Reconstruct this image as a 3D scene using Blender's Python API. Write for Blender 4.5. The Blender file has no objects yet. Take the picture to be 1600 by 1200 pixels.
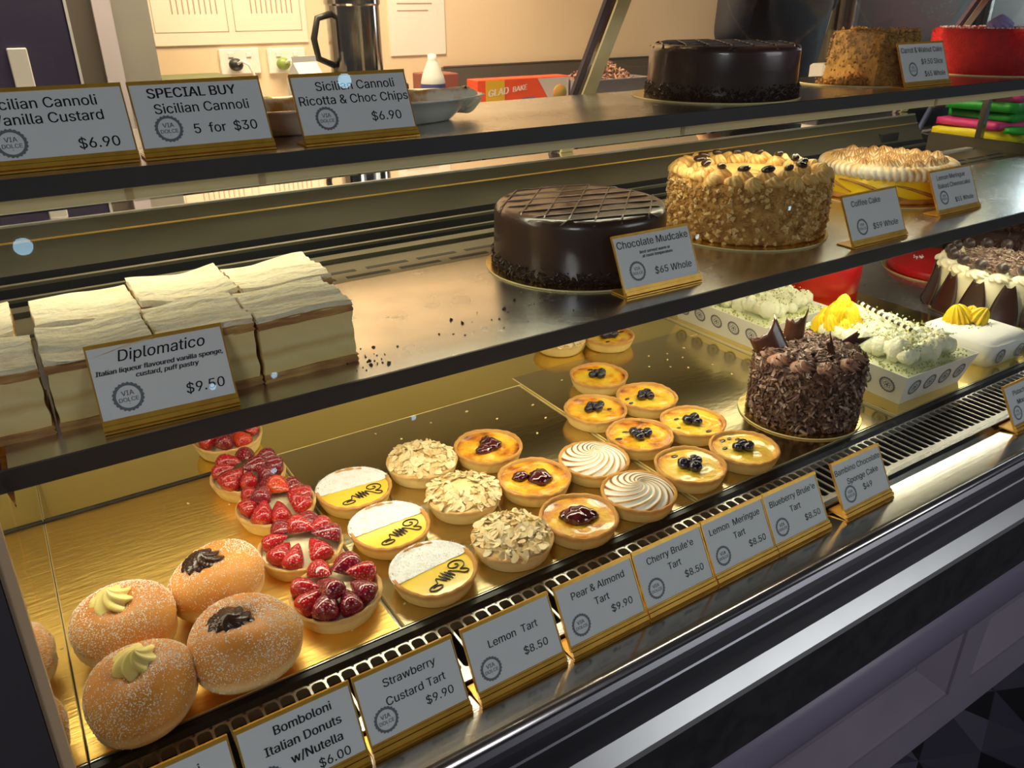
import bpy, math, random
import numpy as np
from math import sin, cos, pi, radians
from mathutils import Matrix, Vector
from mathutils.geometry import tessellate_polygon

SC = bpy.context.scene
COL = SC.collection

# ------------------------------------------------------------------ camera
cam_data = bpy.data.cameras.new('camera')
cam = bpy.data.objects.new('camera', cam_data)
COL.objects.link(cam)
cam_data.sensor_fit = 'HORIZONTAL'
cam_data.sensor_width = 36.0
cam_data.lens = 1236.609 / 1600 * 36.0
RIGHT = Vector((0.84008, -0.54244, -0.00559))
UP = Vector((0.23929, 0.36130, 0.90122))
FWD = Vector((0.48684, 0.75843, -0.43332))
cam.matrix_world = Matrix(((RIGHT.x, UP.x, -FWD.x, 0.0), (RIGHT.y, UP.y, -FWD.y, 0.0),
                           (RIGHT.z, UP.z, -FWD.z, 0.61385), (0, 0, 0, 1)))
cam_data.clip_start = 0.02
cam_data.dof.use_dof = True
cam_data.dof.focus_distance = 1.05
cam_data.dof.aperture_fstop = 20.0
SC.camera = cam

# ------------------------------------------------------------------ world, lamps, exposure
SC.view_settings.view_transform = 'Standard'
SC.view_settings.look = 'None'
SC.view_settings.gamma = 1.0
SC.view_settings.use_curve_mapping = False
SC.view_settings.exposure = 0.12
world = bpy.data.worlds.new('world')
SC.world = world
world.use_nodes = True
bg = world.node_tree.nodes['Background']
bg.inputs[0].default_value = (0.62, 0.60, 0.78, 1)
bg.inputs[1].default_value = 0.10


def area_lamp(name, loc, direction, sx, sy, power, color, spread=180):
    d = bpy.data.lights.new(name, 'AREA')
    d.shape = 'RECTANGLE'
    d.size, d.size_y = sx, sy
    d.energy = power
    d.color = color
    d.spread = radians(spread)
    o = bpy.data.objects.new(name, d)
    o.location = loc
    o.rotation_euler = Vector(direction).to_track_quat('-Z', 'Y').to_euler()
    COL.objects.link(o)
    return o


# the LED strips under the two shelves, the room lamps, and two added fills
WARM = (1.0, 0.90, 0.70)
area_lamp('led_light_deck', (0.95, 0.788, 0.205), (0, -0.30, -1), 2.0, 0.03, 2.6, WARM)
area_lamp('deck_rear_fill', (0.95, 1.02, 0.215), (0, 0.0, -1), 2.0, 0.05, 1.1, WARM)  # added lamp that evens out the light towards the back of the deck
area_lamp('led_light_shelf', (0.95, 0.998, 0.418), (0, 0.02, -1), 2.2, 0.02, 1.7, (1.0, 0.90, 0.64))
area_lamp('kitchen_light', (0.75, 2.05, 1.90), (0, 0.35, -1), 1.2, 0.5, 80.0, (1.0, 0.74, 0.52))
area_lamp('shop_light', (-1.7, -1.5, 1.93), (1.0, 1.0, -0.75), 0.9, 1.4, 33.0, (0.97, 0.93, 1.0))
area_lamp('front_fill', (4.2, -3.4, 1.9), (-0.65, 1.0, -0.45), 2.6, 1.6, 48.0, (0.94, 0.94, 1.0))  # added unseen lamp that gives the trim strip a bright reflection
area_lamp('window_light', (5.3, 2.0, 1.0), (-1, -0.25, -0.05), 0.9, 1.1, 22.0, (0.80, 0.88, 1.0))



# ------------------------------------------------------------------ materials
def _noise(nt, scale, detail=4.0, stretch=None, obj=True):
    tc = nt.nodes.new('ShaderNodeTexCoord')
    mp = nt.nodes.new('ShaderNodeMapping')
    nt.links.new(tc.outputs['Object'], mp.inputs['Vector'])
    if stretch:
        mp.inputs['Scale'].default_value = stretch
    n = nt.nodes.new('ShaderNodeTexNoise')
    n.inputs['Scale'].default_value = scale
    n.inputs['Detail'].default_value = detail
    nt.links.new(mp.outputs['Vector'], n.inputs['Vector'])
    return n


def mat(name, col, rough=0.5, metal=0.0, col2=None, nscale=30.0, lo=0.35, hi=0.65, bump=0.0, bscale=120.0,
        bdist=0.002, spec=0.5, coat=0.0, sss=0.0, sss_r=(0.004, 0.002, 0.001), stretch=None, bstretch=None,
        rough2=None, voronoi=False):
    m = bpy.data.materials.new(name)
    m.use_nodes = True
    nt = m.node_tree
    b = nt.nodes['Principled BSDF']
    b.inputs['Base Color'].default_value = (*col, 1)
    b.inputs['Roughness'].default_value = rough
    b.inputs['Metallic'].default_value = metal
    b.inputs['Specular IOR Level'].default_value = spec
    b.inputs['Coat Weight'].default_value = coat
    b.inputs['Coat Roughness'].default_value = 0.05
    if sss:
        b.inputs['Subsurface Weight'].default_value = sss
        b.inputs['Subsurface Radius'].default_value = sss_r
        b.inputs['Subsurface Scale'].default_value = 1.0
    if col2 is not None:
        n = _noise(nt, nscale, 5.0, stretch)
        r = nt.nodes.new('ShaderNodeValToRGB')
        r.color_ramp.elements[0].position = lo
        r.color_ramp.elements[1].position = hi
        r.color_ramp.elements[0].color = (*col, 1)
        r.color_ramp.elements[1].color = (*col2, 1)
        nt.links.new(n.outputs['Fac'], r.inputs['Fac'])
        nt.links.new(r.outputs['Color'], b.inputs['Base Color'])
        if rough2 is not None:
            mr = nt.nodes.new('ShaderNodeMapRange')
            mr.inputs['From Min'].default_value = lo
            mr.inputs['From Max'].default_value = hi
            mr.inputs['To Min'].default_value = rough
            mr.inputs['To Max'].default_value = rough2
            nt.links.new(n.outputs['Fac'], mr.inputs['Value'])
            nt.links.new(mr.outputs['Result'], b.inputs['Roughness'])
    if bump:
        if voronoi:
            tc = nt.nodes.new('ShaderNodeTexCoord')
            n2 = nt.nodes.new('ShaderNodeTexVoronoi')
            n2.inputs['Scale'].default_value = bscale
            nt.links.new(tc.outputs['Object'], n2.inputs['Vector'])
            out = n2.outputs['Distance']
        else:
            n2 = _noise(nt, bscale, 4.0, bstretch)
            out = n2.outputs['Fac']
        bp = nt.nodes.new('ShaderNodeBump')
        bp.inputs['Strength'].default_value = bump
        bp.inputs['Distance'].default_value = bdist
        nt.links.new(out, bp.inputs['Height'])
        nt.links.new(bp.outputs['Normal'], b.inputs['Normal'])
    return m


def emit(name, col, strength):
    m = bpy.data.materials.new(name)
    m.use_nodes = True
    nt = m.node_tree
    b = nt.nodes['Principled BSDF']
    b.inputs['Base Color'].default_value = (*col, 1)
    b.inputs['Emission Color'].default_value = (*col, 1)
    b.inputs['Emission Strength'].default_value = strength
    return m


def pane_glass(name, tint=(0.97, 1.0, 0.98), rough=0.0, ior=1.45):
    """thin sheet of glass: clear straight through, mirrors by Fresnel"""
    m = bpy.data.materials.new(name)
    m.use_nodes = True
    nt = m.node_tree
    nt.nodes.remove(nt.nodes['Principled BSDF'])
    t = nt.nodes.new('ShaderNodeBsdfTransparent')
    t.inputs['Color'].default_value = (*tint, 1)
    g = nt.nodes.new('ShaderNodeBsdfGlossy')
    g.inputs['Roughness'].default_value = rough
    f = nt.nodes.new('ShaderNodeFresnel')
    f.inputs['IOR'].default_value = ior
    mx = nt.nodes.new('ShaderNodeMixShader')
    ge = nt.nodes.new('ShaderNodeNewGeometry')
    fr = nt.nodes.new('ShaderNodeMath')           # only the outer face of the sheet mirrors
    fr.operation = 'MULTIPLY_ADD'
    nt.links.new(ge.outputs['Backfacing'], fr.inputs[0])
    fr.inputs[1].default_value = -1.0
    fr.inputs[2].default_value = 1.0
    ml = nt.nodes.new('ShaderNodeMath')
    ml.operation = 'MULTIPLY'
    nt.links.new(f.outputs['Fac'], ml.inputs[0])
    nt.links.new(fr.outputs[0], ml.inputs[1])
    nt.links.new(ml.outputs[0], mx.inputs['Fac'])
    nt.links.new(t.outputs['BSDF'], mx.inputs[1])
    nt.links.new(g.outputs['BSDF'], mx.inputs[2])
    nt.links.new(mx.outputs['Shader'], nt.nodes['Material Output'].inputs['Surface'])
    return m


def by_height(name, stops, rough=0.6, nscale=45.0, namp=0.25, bump=0.3, bscale=250.0, attr=None, zr=(0, 1), spec=0.4,
              coat=0.0, sss=0.0):
    """colour runs with the height (object Z) or with a vertex attribute, broken up by noise"""
    m = bpy.data.materials.new(name)
    m.use_nodes = True
    nt = m.node_tree
    b = nt.nodes['Principled BSDF']
    b.inputs['Roughness'].default_value = rough
    b.inputs['Specular IOR Level'].default_value = spec
    b.inputs['Coat Weight'].default_value = coat
    b.inputs['Coat Roughness'].default_value = 0.06
    if sss:
        b.inputs['Subsurface Weight'].default_value = sss
        b.inputs['Subsurface Radius'].default_value = (0.004, 0.002, 0.001)
        b.inputs['Subsurface Scale'].default_value = 1.0
    if attr:
        a = nt.nodes.new('ShaderNodeAttribute')
        a.attribute_name = attr
        src = a.outputs['Fac']
    else:
        tc = nt.nodes.new('ShaderNodeTexCoord')
        sp = nt.nodes.new('ShaderNodeSeparateXYZ')
        nt.links.new(tc.outputs['Object'], sp.inputs['Vector'])
        mr = nt.nodes.new('ShaderNodeMapRange')
        mr.inputs['From Min'].default_value, mr.inputs['From Max'].default_value = zr
        nt.links.new(sp.outputs['Z'], mr.inputs['Value'])
        src = mr.outputs['Result']
    n = _noise(nt, nscale, 5.0)
    ma = nt.nodes.new('ShaderNodeMath')
    ma.operation = 'MULTIPLY_ADD'
    nt.links.new(n.outputs['Fac'], ma.inputs[0])
    ma.inputs[1].default_value = namp
    ma.inputs[2].default_value = -namp / 2
    ad = nt.nodes.new('ShaderNodeMath')
    ad.operation = 'ADD'
    nt.links.new(src, ad.inputs[0])
    nt.links.new(ma.outputs[0], ad.inputs[1])
    r = nt.nodes.new('ShaderNodeValToRGB')
    el = r.color_ramp.elements
    while len(el) < len(stops):
        el.new(0.5)
    for e, (p, c) in zip(el, stops):
        e.position = p
        e.color = (*c, 1)
    nt.links.new(ad.outputs[0], r.inputs['Fac'])
    nt.links.new(r.outputs['Color'], b.inputs['Base Color'])
    if bump:
        n2 = _noise(nt, bscale, 4.0)
        bp = nt.nodes.new('ShaderNodeBump')
        bp.inputs['Strength'].default_value = bump
        bp.inputs['Distance'].default_value = 0.001
        nt.links.new(n2.outputs['Fac'], bp.inputs['Height'])
        nt.links.new(bp.outputs['Normal'], b.inputs['Normal'])
    return m


MT = {}
MT['gold'] = mat('gold_foil', (0.80, 0.60, 0.22), 0.20, 1.0, bump=0.25, bscale=60, bstretch=(1, 3, 1), bdist=0.001)
MT['gold_matte'] = mat('gold_foil_matte', (0.95, 0.63, 0.17), 0.42, 1.0, bump=0.5, bscale=45, bstretch=(0.6, 4, 1), bdist=0.002)
MT['gold_mirror'] = mat('gold_foil_mirror', (0.86, 0.68, 0.24), 0.12, 1.0, bump=0.06, bscale=12, bdist=0.002)
MT['bronze'] = mat('bronze_foil', (0.62, 0.50, 0.27), 0.17, 1.0, bump=0.2, bscale=40, bstretch=(1, 3, 1), bdist=0.001)
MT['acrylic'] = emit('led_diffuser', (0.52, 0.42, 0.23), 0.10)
MT['pale_bounce'] = mat('pale_bounce_paint', (0.55, 0.54, 0.50), 0.5)  # pale grey chosen to brighten what the foil boards reflect
MT['choc_panel'] = mat('dark_chocolate_panel', (0.024, 0.010, 0.007), 0.28, coat=0.2, col2=(0.05, 0.018, 0.010), nscale=25)
MT['board_edge'] = mat('board_edge', (0.75, 0.62, 0.30), 0.6)
MT['steel'] = mat('brushed_steel', (0.58, 0.57, 0.55), 0.22, 1.0, col2=(0.54, 0.53, 0.51), nscale=4, stretch=(0.3, 6, 1), bump=0.14, bscale=260, bstretch=(0.03, 1, 1), bdist=0.0006, rough2=0.25)
MT['steel_shelf'] = mat('shelf_steel', (0.64, 0.63, 0.61), 0.22, 1.0, col2=(0.56, 0.55, 0.53), nscale=14, bump=0.10, bscale=200, bstretch=(0.03, 1, 1), bdist=0.0006, rough2=0.28)
MT['steel_dark'] = mat('dark_steel', (0.20, 0.21, 0.22), 0.30, 1.0, col2=(0.27, 0.27, 0.28), nscale=5, stretch=(0.3, 1, 6), rough2=0.4)
MT['steel_olive'] = mat('aged_steel', (0.115, 0.106, 0.072), 0.42, 0.6, col2=(0.15, 0.140, 0.098), nscale=6, stretch=(0.4, 1, 3), rough2=0.52)
MT['steel_rail'] = mat('rail_steel', (0.12, 0.112, 0.075), 0.42, 0.5)
MT['mirror_steel'] = mat('polished_steel', (0.88, 0.86, 0.80), 0.04, 1.0)
MT['black_metal'] = mat('black_enamel', (0.018, 0.018, 0.02), 0.32, 0.0, col2=(0.035, 0.033, 0.032), nscale=40)
MT['lip'] = mat('dark_anodised_lip', (0.060, 0.056, 0.060), 0.42, 0.4)
MT['black'] = mat('black_void', (0.008, 0.008, 0.009), 0.7)
MT['rail'] = mat('rail_black', (0.030, 0.030, 0.030), 0.35, 0.4, col2=(0.10, 0.085, 0.06), nscale=70, lo=0.6, hi=0.75)
MT['grille'] = mat('grille_bar', (0.66, 0.63, 0.58), 0.40, 0.8)
MT['white_trim'] = mat('white_trim', (0.55, 0.57, 0.55), 0.32, 0.75, col2=(0.50, 0.52, 0.50), nscale=12)
MT['paint'] = mat('lavender_paint', (0.30, 0.265, 0.32), 0.45, col2=(0.26, 0.23, 0.28), nscale=7, bump=0.15, bscale=30, bstretch=(0.08, 1, 1.5))
MT['paint_round'] = mat('lavender_moulding', (0.23, 0.20, 0.28), 0.38)
MT['glass'] = pane_glass('front_glass')
MT['glass_rear'] = pane_glass('rear_glass', (0.96, 0.97, 0.93), 0.02, 1.3)
MT['end_tan'] = mat('end_edge_tan', (0.50, 0.36, 0.20), 0.45, bump=0.2)
MT['glass_edge'] = mat('glass_edge', (0.86, 0.80, 0.50), 0.35, col2=(0.80, 0.74, 0.45), nscale=40)
MT['acetate'] = pane_glass('acetate', (0.95, 0.96, 0.97), 0.05, 1.35)
MT['led'] = emit('led_tape', (1.0, 0.88, 0.62), 45.0)
_m2 = MT['led']
_n2 = _m2.node_tree
_tc2 = _n2.nodes.new('ShaderNodeTexCoord')
_sp2 = _n2.nodes.new('ShaderNodeSeparateXYZ')
_n2.links.new(_tc2.outputs['Object'], _sp2.inputs['Vector'])


def _chain(op, src, val):
    n = _n2.nodes.new('ShaderNodeMath')
    n.operation = op
    _n2.links.new(src, n.inputs[0])
    n.inputs[1].default_value = val
    return n.outputs[0]


_o2 = _chain('MULTIPLY', _chain('LESS_THAN', _chain('FRACT', _chain('MULTIPLY', _sp2.outputs['X'], 15.15), 0.0), 0.21), 45.0)    # one chip every 66 mm
_n2.links.new(_o2, _n2.nodes['Principled BSDF'].inputs['Emission Strength'])
MT['ledge'] = mat('ledge_steel', (0.42, 0.40, 0.375), 0.11, 1.0, col2=(0.35, 0.33, 0.30), nscale=7, stretch=(0.5, 5, 1), bump=0.10, bscale=260, bstretch=(0.03, 1, 1), bdist=0.0006, rough2=0.17)
MT['downlight'] = emit('downlight_glow', (0.45, 0.75, 1.0), 14.0)
MT['gold_frame'] = mat('gold_frame', (0.78, 0.42, 0.055), 0.28, 0.45, col2=(0.68, 0.34, 0.04), nscale=60)
MT['card'] = mat('white_card', (0.82, 0.80, 0.82), 0.42, spec=0.5, col2=(0.78, 0.76, 0.78), nscale=8)
MT['ink'] = mat('black_ink', (0.012, 0.012, 0.018), 0.5)
MT['ink_grey'] = mat('grey_ink', (0.16, 0.17, 0.20), 0.5)
MT['pastry'] = by_height('pastry', [(0.0, (0.88, 0.68, 0.26)), (0.68, (0.88, 0.66, 0.25)), (0.88, (0.68, 0.36, 0.10)), (1.0, (0.54, 0.25, 0.06))], 0.65, zr=(0.0, 0.030), namp=0.22, spec=0.25)
MT['pastry_pale'] = by_height('pale_pastry', [(0.0, (0.90, 0.73, 0.36)), (0.72, (0.89, 0.70, 0.32)), (0.95, (0.74, 0.46, 0.17)), (1.0, (0.64, 0.36, 0.12))], 0.65, zr=(0.0, 0.030), namp=0.22, spec=0.25)
MT['brulee'] = by_height('burnt_custard', [(0.0, (0.90, 0.60, 0.05)), (0.30, (0.90, 0.50, 0.022)), (0.52, (0.74, 0.27, 0.010)), (0.72, (0.40, 0.10, 0.005)), (0.95, (0.06, 0.018, 0.004))], 0.24, nscale=42, namp=1.5, bump=1.0, bscale=230, attr='tone', coat=0.6)
MT['blackberry'] = mat('blueberry_skin', (0.007, 0.005, 0.012), 0.20, bump=0.3, bscale=200, coat=0.6, col2=(0.018, 0.011, 0.028), nscale=120)
MT['cherry'] = mat('cherry_compote', (0.040, 0.002, 0.006), 0.10, coat=1.0, bump=0.2, bscale=60, bdist=0.003, col2=(0.10, 0.005, 0.010), nscale=60)
MT['lemon_curd'] = mat('lemon_curd', (0.94, 0.66, 0.07), 0.22, coat=0.4, sss=0.15)
MT['icing_sugar'] = mat('icing_sugar', (0.90, 0.89, 0.86), 0.9, bump=1.0, bscale=300, col2=(0.76, 0.68, 0.50), nscale=75, lo=0.52, hi=0.78)
MT['choc_line'] = mat('dark_chocolate_line', (0.025, 0.010, 0.006), 0.25)
MT['almond'] = mat('flaked_almond', (0.93, 0.76, 0.43), 0.5, col2=(0.86, 0.56, 0.22), nscale=60, lo=0.42, hi=0.72, sss=0.1)
MT['almond_base'] = mat('almond_cream', (0.80, 0.58, 0.24), 0.7, bump=0.6, bscale=150)
MT['pear'] = mat('pear', (0.86, 0.72, 0.32), 0.35, coat=0.3, bump=0.3, bscale=60, bstretch=(6, 1, 1))
MT['meringue'] = by_height('torched_meringue', [(0.0, (0.92, 0.88, 0.78)), (0.30, (0.92, 0.84, 0.66)), (0.55, (0.74, 0.46, 0.17)), (0.80, (0.40, 0.17, 0.045)), (1.0, (0.14, 0.05, 0.015))], 0.5, nscale=30, namp=0.9, bump=0.1, attr='tone', sss=0.1)


def berry_mat(name, col, col2, sss):
    """glazed strawberry flesh with small pale seeds set in dimples"""
    m = mat(name, col, 0.15, coat=1.0, col2=col2, nscale=34, lo=0.38, hi=0.70, sss=sss, sss_r=(0.006, 0.001, 0.001))
    nt = m.node_tree
    b = nt.nodes['Principled BSDF']
    tc = nt.nodes.new('ShaderNodeTexCoord')
    vo = nt.nodes.new('ShaderNodeTexVoronoi')
    vo.inputs['Scale'].default_value = 330
    vo.inputs['Randomness'].default_value = 0.55
    nt.links.new(tc.outputs['Object'], vo.inputs['Vector'])
    src = b.inputs['Base Color'].links[0].from_socket
    mr = nt.nodes.new('ShaderNodeMapRange')
    mr.inputs['From Min'].default_value, mr.inputs['From Max'].default_value = 0.16, 0.26
    mr.inputs['To Min'].default_value, mr.inputs['To Max'].default_value = 1.0, 0.0
    nt.links.new(vo.outputs['Distance'], mr.inputs['Value'])
    mx = nt.nodes.new('ShaderNodeMix')
    mx.data_type = 'RGBA'
    nt.links.new(mr.outputs['Result'], mx.inputs[0])
    nt.links.new(src, mx.inputs[6])
    mx.inputs[7].default_value = (0.62, 0.26, 0.05, 1)
    nt.links.new(mx.outputs[2], b.inputs['Base Color'])
    bp = nt.nodes.new('ShaderNodeBump')
    bp.inputs['Strength'].default_value = 0.7
    bp.inputs['Distance'].default_value = 0.0014
    nt.links.new(vo.outputs['Distance'], bp.inputs['Height'])
    nt.links.new(bp.outputs['Normal'], b.inputs['Normal'])
    return m


MT['strawberry'] = berry_mat('strawberry', (0.56, 0.008, 0.016), (0.30, 0.004, 0.014), 0.1)
MT['strawberry_light'] = berry_mat('strawberry_light', (0.66, 0.018, 0.014), (0.80, 0.12, 0.02), 0.1)
MT['strawberry_dark'] = berry_mat('strawberry_dark', (0.20, 0.004, 0.022), (0.34, 0.006, 0.022), 0.1)
MT['custard'] = mat('custard_cream', (0.93, 0.83, 0.54), 0.35, sss=0.2)
MT['dough'] = by_height('fried_dough', [(0.0, (0.62, 0.30, 0.07)), (0.16, (0.74, 0.40, 0.11)), (0.26, (0.92, 0.76, 0.42)), (0.37, (0.91, 0.72, 0.36)), (0.48, (0.80, 0.44, 0.12)), (0.8, (0.72, 0.31, 0.050)), (1.0, (0.58, 0.21, 0.030))], 0.5, zr=(0.0, 0.068), nscale=16, namp=0.30, bump=0.5, bscale=120, sss=0.1)
MT['sugar'] = mat('sugar_crystal', (0.92, 0.88, 0.80), 0.25, spec=0.7)
MT['yellow_cream'] = mat('yellow_piped_cream', (0.92, 0.76, 0.26), 0.35, sss=0.2)
MT['choc_cream'] = mat('chocolate_hazelnut_cream', (0.055, 0.022, 0.012), 0.25, coat=0.2)
MT['puff'] = mat('icing_dusted_puff_pastry', (0.90, 0.80, 0.58), 0.85, bump=1.0, bscale=150, bdist=0.004, bstretch=(0.6, 1.6, 1), col2=(0.80, 0.66, 0.40), nscale=60, lo=0.45, hi=0.8)
MT['puff_brown'] = mat('baked_puff_layer', (0.58, 0.33, 0.10), 0.7, bump=0.8, bscale=160, bstretch=(0.4, 0.4, 2), col2=(0.34, 0.15, 0.05), nscale=50, stretch=(0.5, 0.5, 3))
MT['sponge'] = by_height('custard_sponge', [(0.0, (0.80, 0.58, 0.22)), (0.35, (0.84, 0.66, 0.30)), (0.5, (0.70, 0.47, 0.17)), (0.62, (0.84, 0.66, 0.31)), (1.0, (0.82, 0.62, 0.27))], 0.65, zr=(0.008, 0.06), nscale=35, namp=0.18, bump=0.6, bscale=160)
MT['ganache'] = mat('chocolate_ganache', (0.050, 0.026, 0.019), 0.28, coat=0.38, bump=0.10, bscale=18, bdist=0.004, col2=(0.060, 0.030, 0.020), nscale=8)
MT['sprinkle'] = mat('chocolate_sprinkle', (0.035, 0.017, 0.011), 0.35)
MT['crumb'] = mat('nut_crumb', (0.66, 0.37, 0.11), 0.8, spec=0.2, col2=(0.33, 0.145, 0.035), nscale=60, lo=0.35, hi=0.7)
MT['crumb_light'] = mat('nut_crumb_pale', (0.88, 0.64, 0.30), 0.8, spec=0.2, col2=(0.66, 0.40, 0.14), nscale=70)
MT['crumb_carrot'] = mat('cake_crumb', (0.56, 0.33, 0.08), 0.8, col2=(0.30, 0.15, 0.035), nscale=90, bump=0.5, bscale=200)
MT['coffee_cream'] = mat('coffee_buttercream', (0.76, 0.47, 0.15), 0.40, sss=0.12)
MT['coffee_bean'] = mat('coffee_bean', (0.030, 0.012, 0.008), 0.22, coat=0.4)
MT['lemon_cake'] = mat('lemon_glaze', (0.95, 0.72, 0.012), 0.35, bump=0.4, bscale=60, coat=0.1, col2=(0.93, 0.62, 0.010), nscale=20)
MT['crust'] = mat('wavy_crust', (0.55, 0.28, 0.07), 0.6, col2=(0.38, 0.16, 0.03), nscale=50)
MT['red_velvet'] = mat('red_velvet_crumb', (0.66, 0.010, 0.010), 0.75, bump=1.0, bscale=240, bdist=0.003, col2=(0.52, 0.006, 0.008), nscale=70)
MT['red_glaze'] = mat('red_velvet_glaze', (0.60, 0.006, 0.010), 0.38, bump=0.2, bscale=200, col2=(0.50, 0.004, 0.008), nscale=30)
MT['lilac_cream'] = mat('lilac_cream', (0.42, 0.36, 0.74), 0.45, sss=0.1)
MT['choc_flake'] = mat('chocolate_shaving', (0.17, 0.080, 0.048), 0.45, col2=(0.060, 0.024, 0.014), nscale=60)
MT['choc_flake_pale'] = mat('pale_chocolate_curl', (0.46, 0.33, 0.25), 0.5, col2=(0.15, 0.07, 0.045), nscale=90)
MT['choc_cake'] = mat('chocolate_sponge', (0.06, 0.026, 0.016), 0.7, bump=0.8, bscale=150)
MT['choc_rosette'] = mat('chocolate_buttercream', (0.30, 0.145, 0.085), 0.45)
MT['choc_shard'] = mat('chocolate_shard', (0.050, 0.018, 0.010), 0.25, coat=0.3, col2=(0.10, 0.034, 0.016), nscale=20)
MT['paper'] = mat('printed_paper', (0.84, 0.83, 0.78), 0.6)
MT['pistachio'] = mat('pistachio_mousse', (0.78, 0.79, 0.50), 0.5, sss=0.1)
MT['cream'] = mat('whipped_cream', (0.92, 0.90, 0.64), 0.5, sss=0.2, bump=0.9, bscale=95, bdist=0.006)
MT['cream_warm'] = mat('vanilla_cream', (0.90, 0.82, 0.56), 0.4, sss=0.2)
MT['pist_crumb'] = mat('pistachio_crumb', (0.34, 0.36, 0.07), 0.7, col2=(0.52, 0.50, 0.14), nscale=120)
MT['yellow_kiss'] = mat('yellow_meringue', (0.94, 0.66, 0.015), 0.42, col2=(0.92, 0.56, 0.01), nscale=60)
MT['white_mousse'] = mat('white_velvet_mousse', (0.90, 0.88, 0.82), 0.75, bump=0.3, bscale=300, sss=0.1)
MT['choc_ball'] = mat('dusted_chocolate_ball', (0.050, 0.030, 0.026), 0.35, col2=(0.20, 0.16, 0.15), nscale=90, lo=0.5, hi=0.8)
MT['ceramic'] = mat('white_ceramic', (0.80, 0.77, 0.70), 0.18, coat=0.3)
MT['cannoli'] = mat('cannoli_shell', (0.62, 0.33, 0.10), 0.65, bump=0.8, bscale=110, col2=(0.86, 0.78, 0.66), nscale=45, lo=0.40, hi=0.58)


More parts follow.
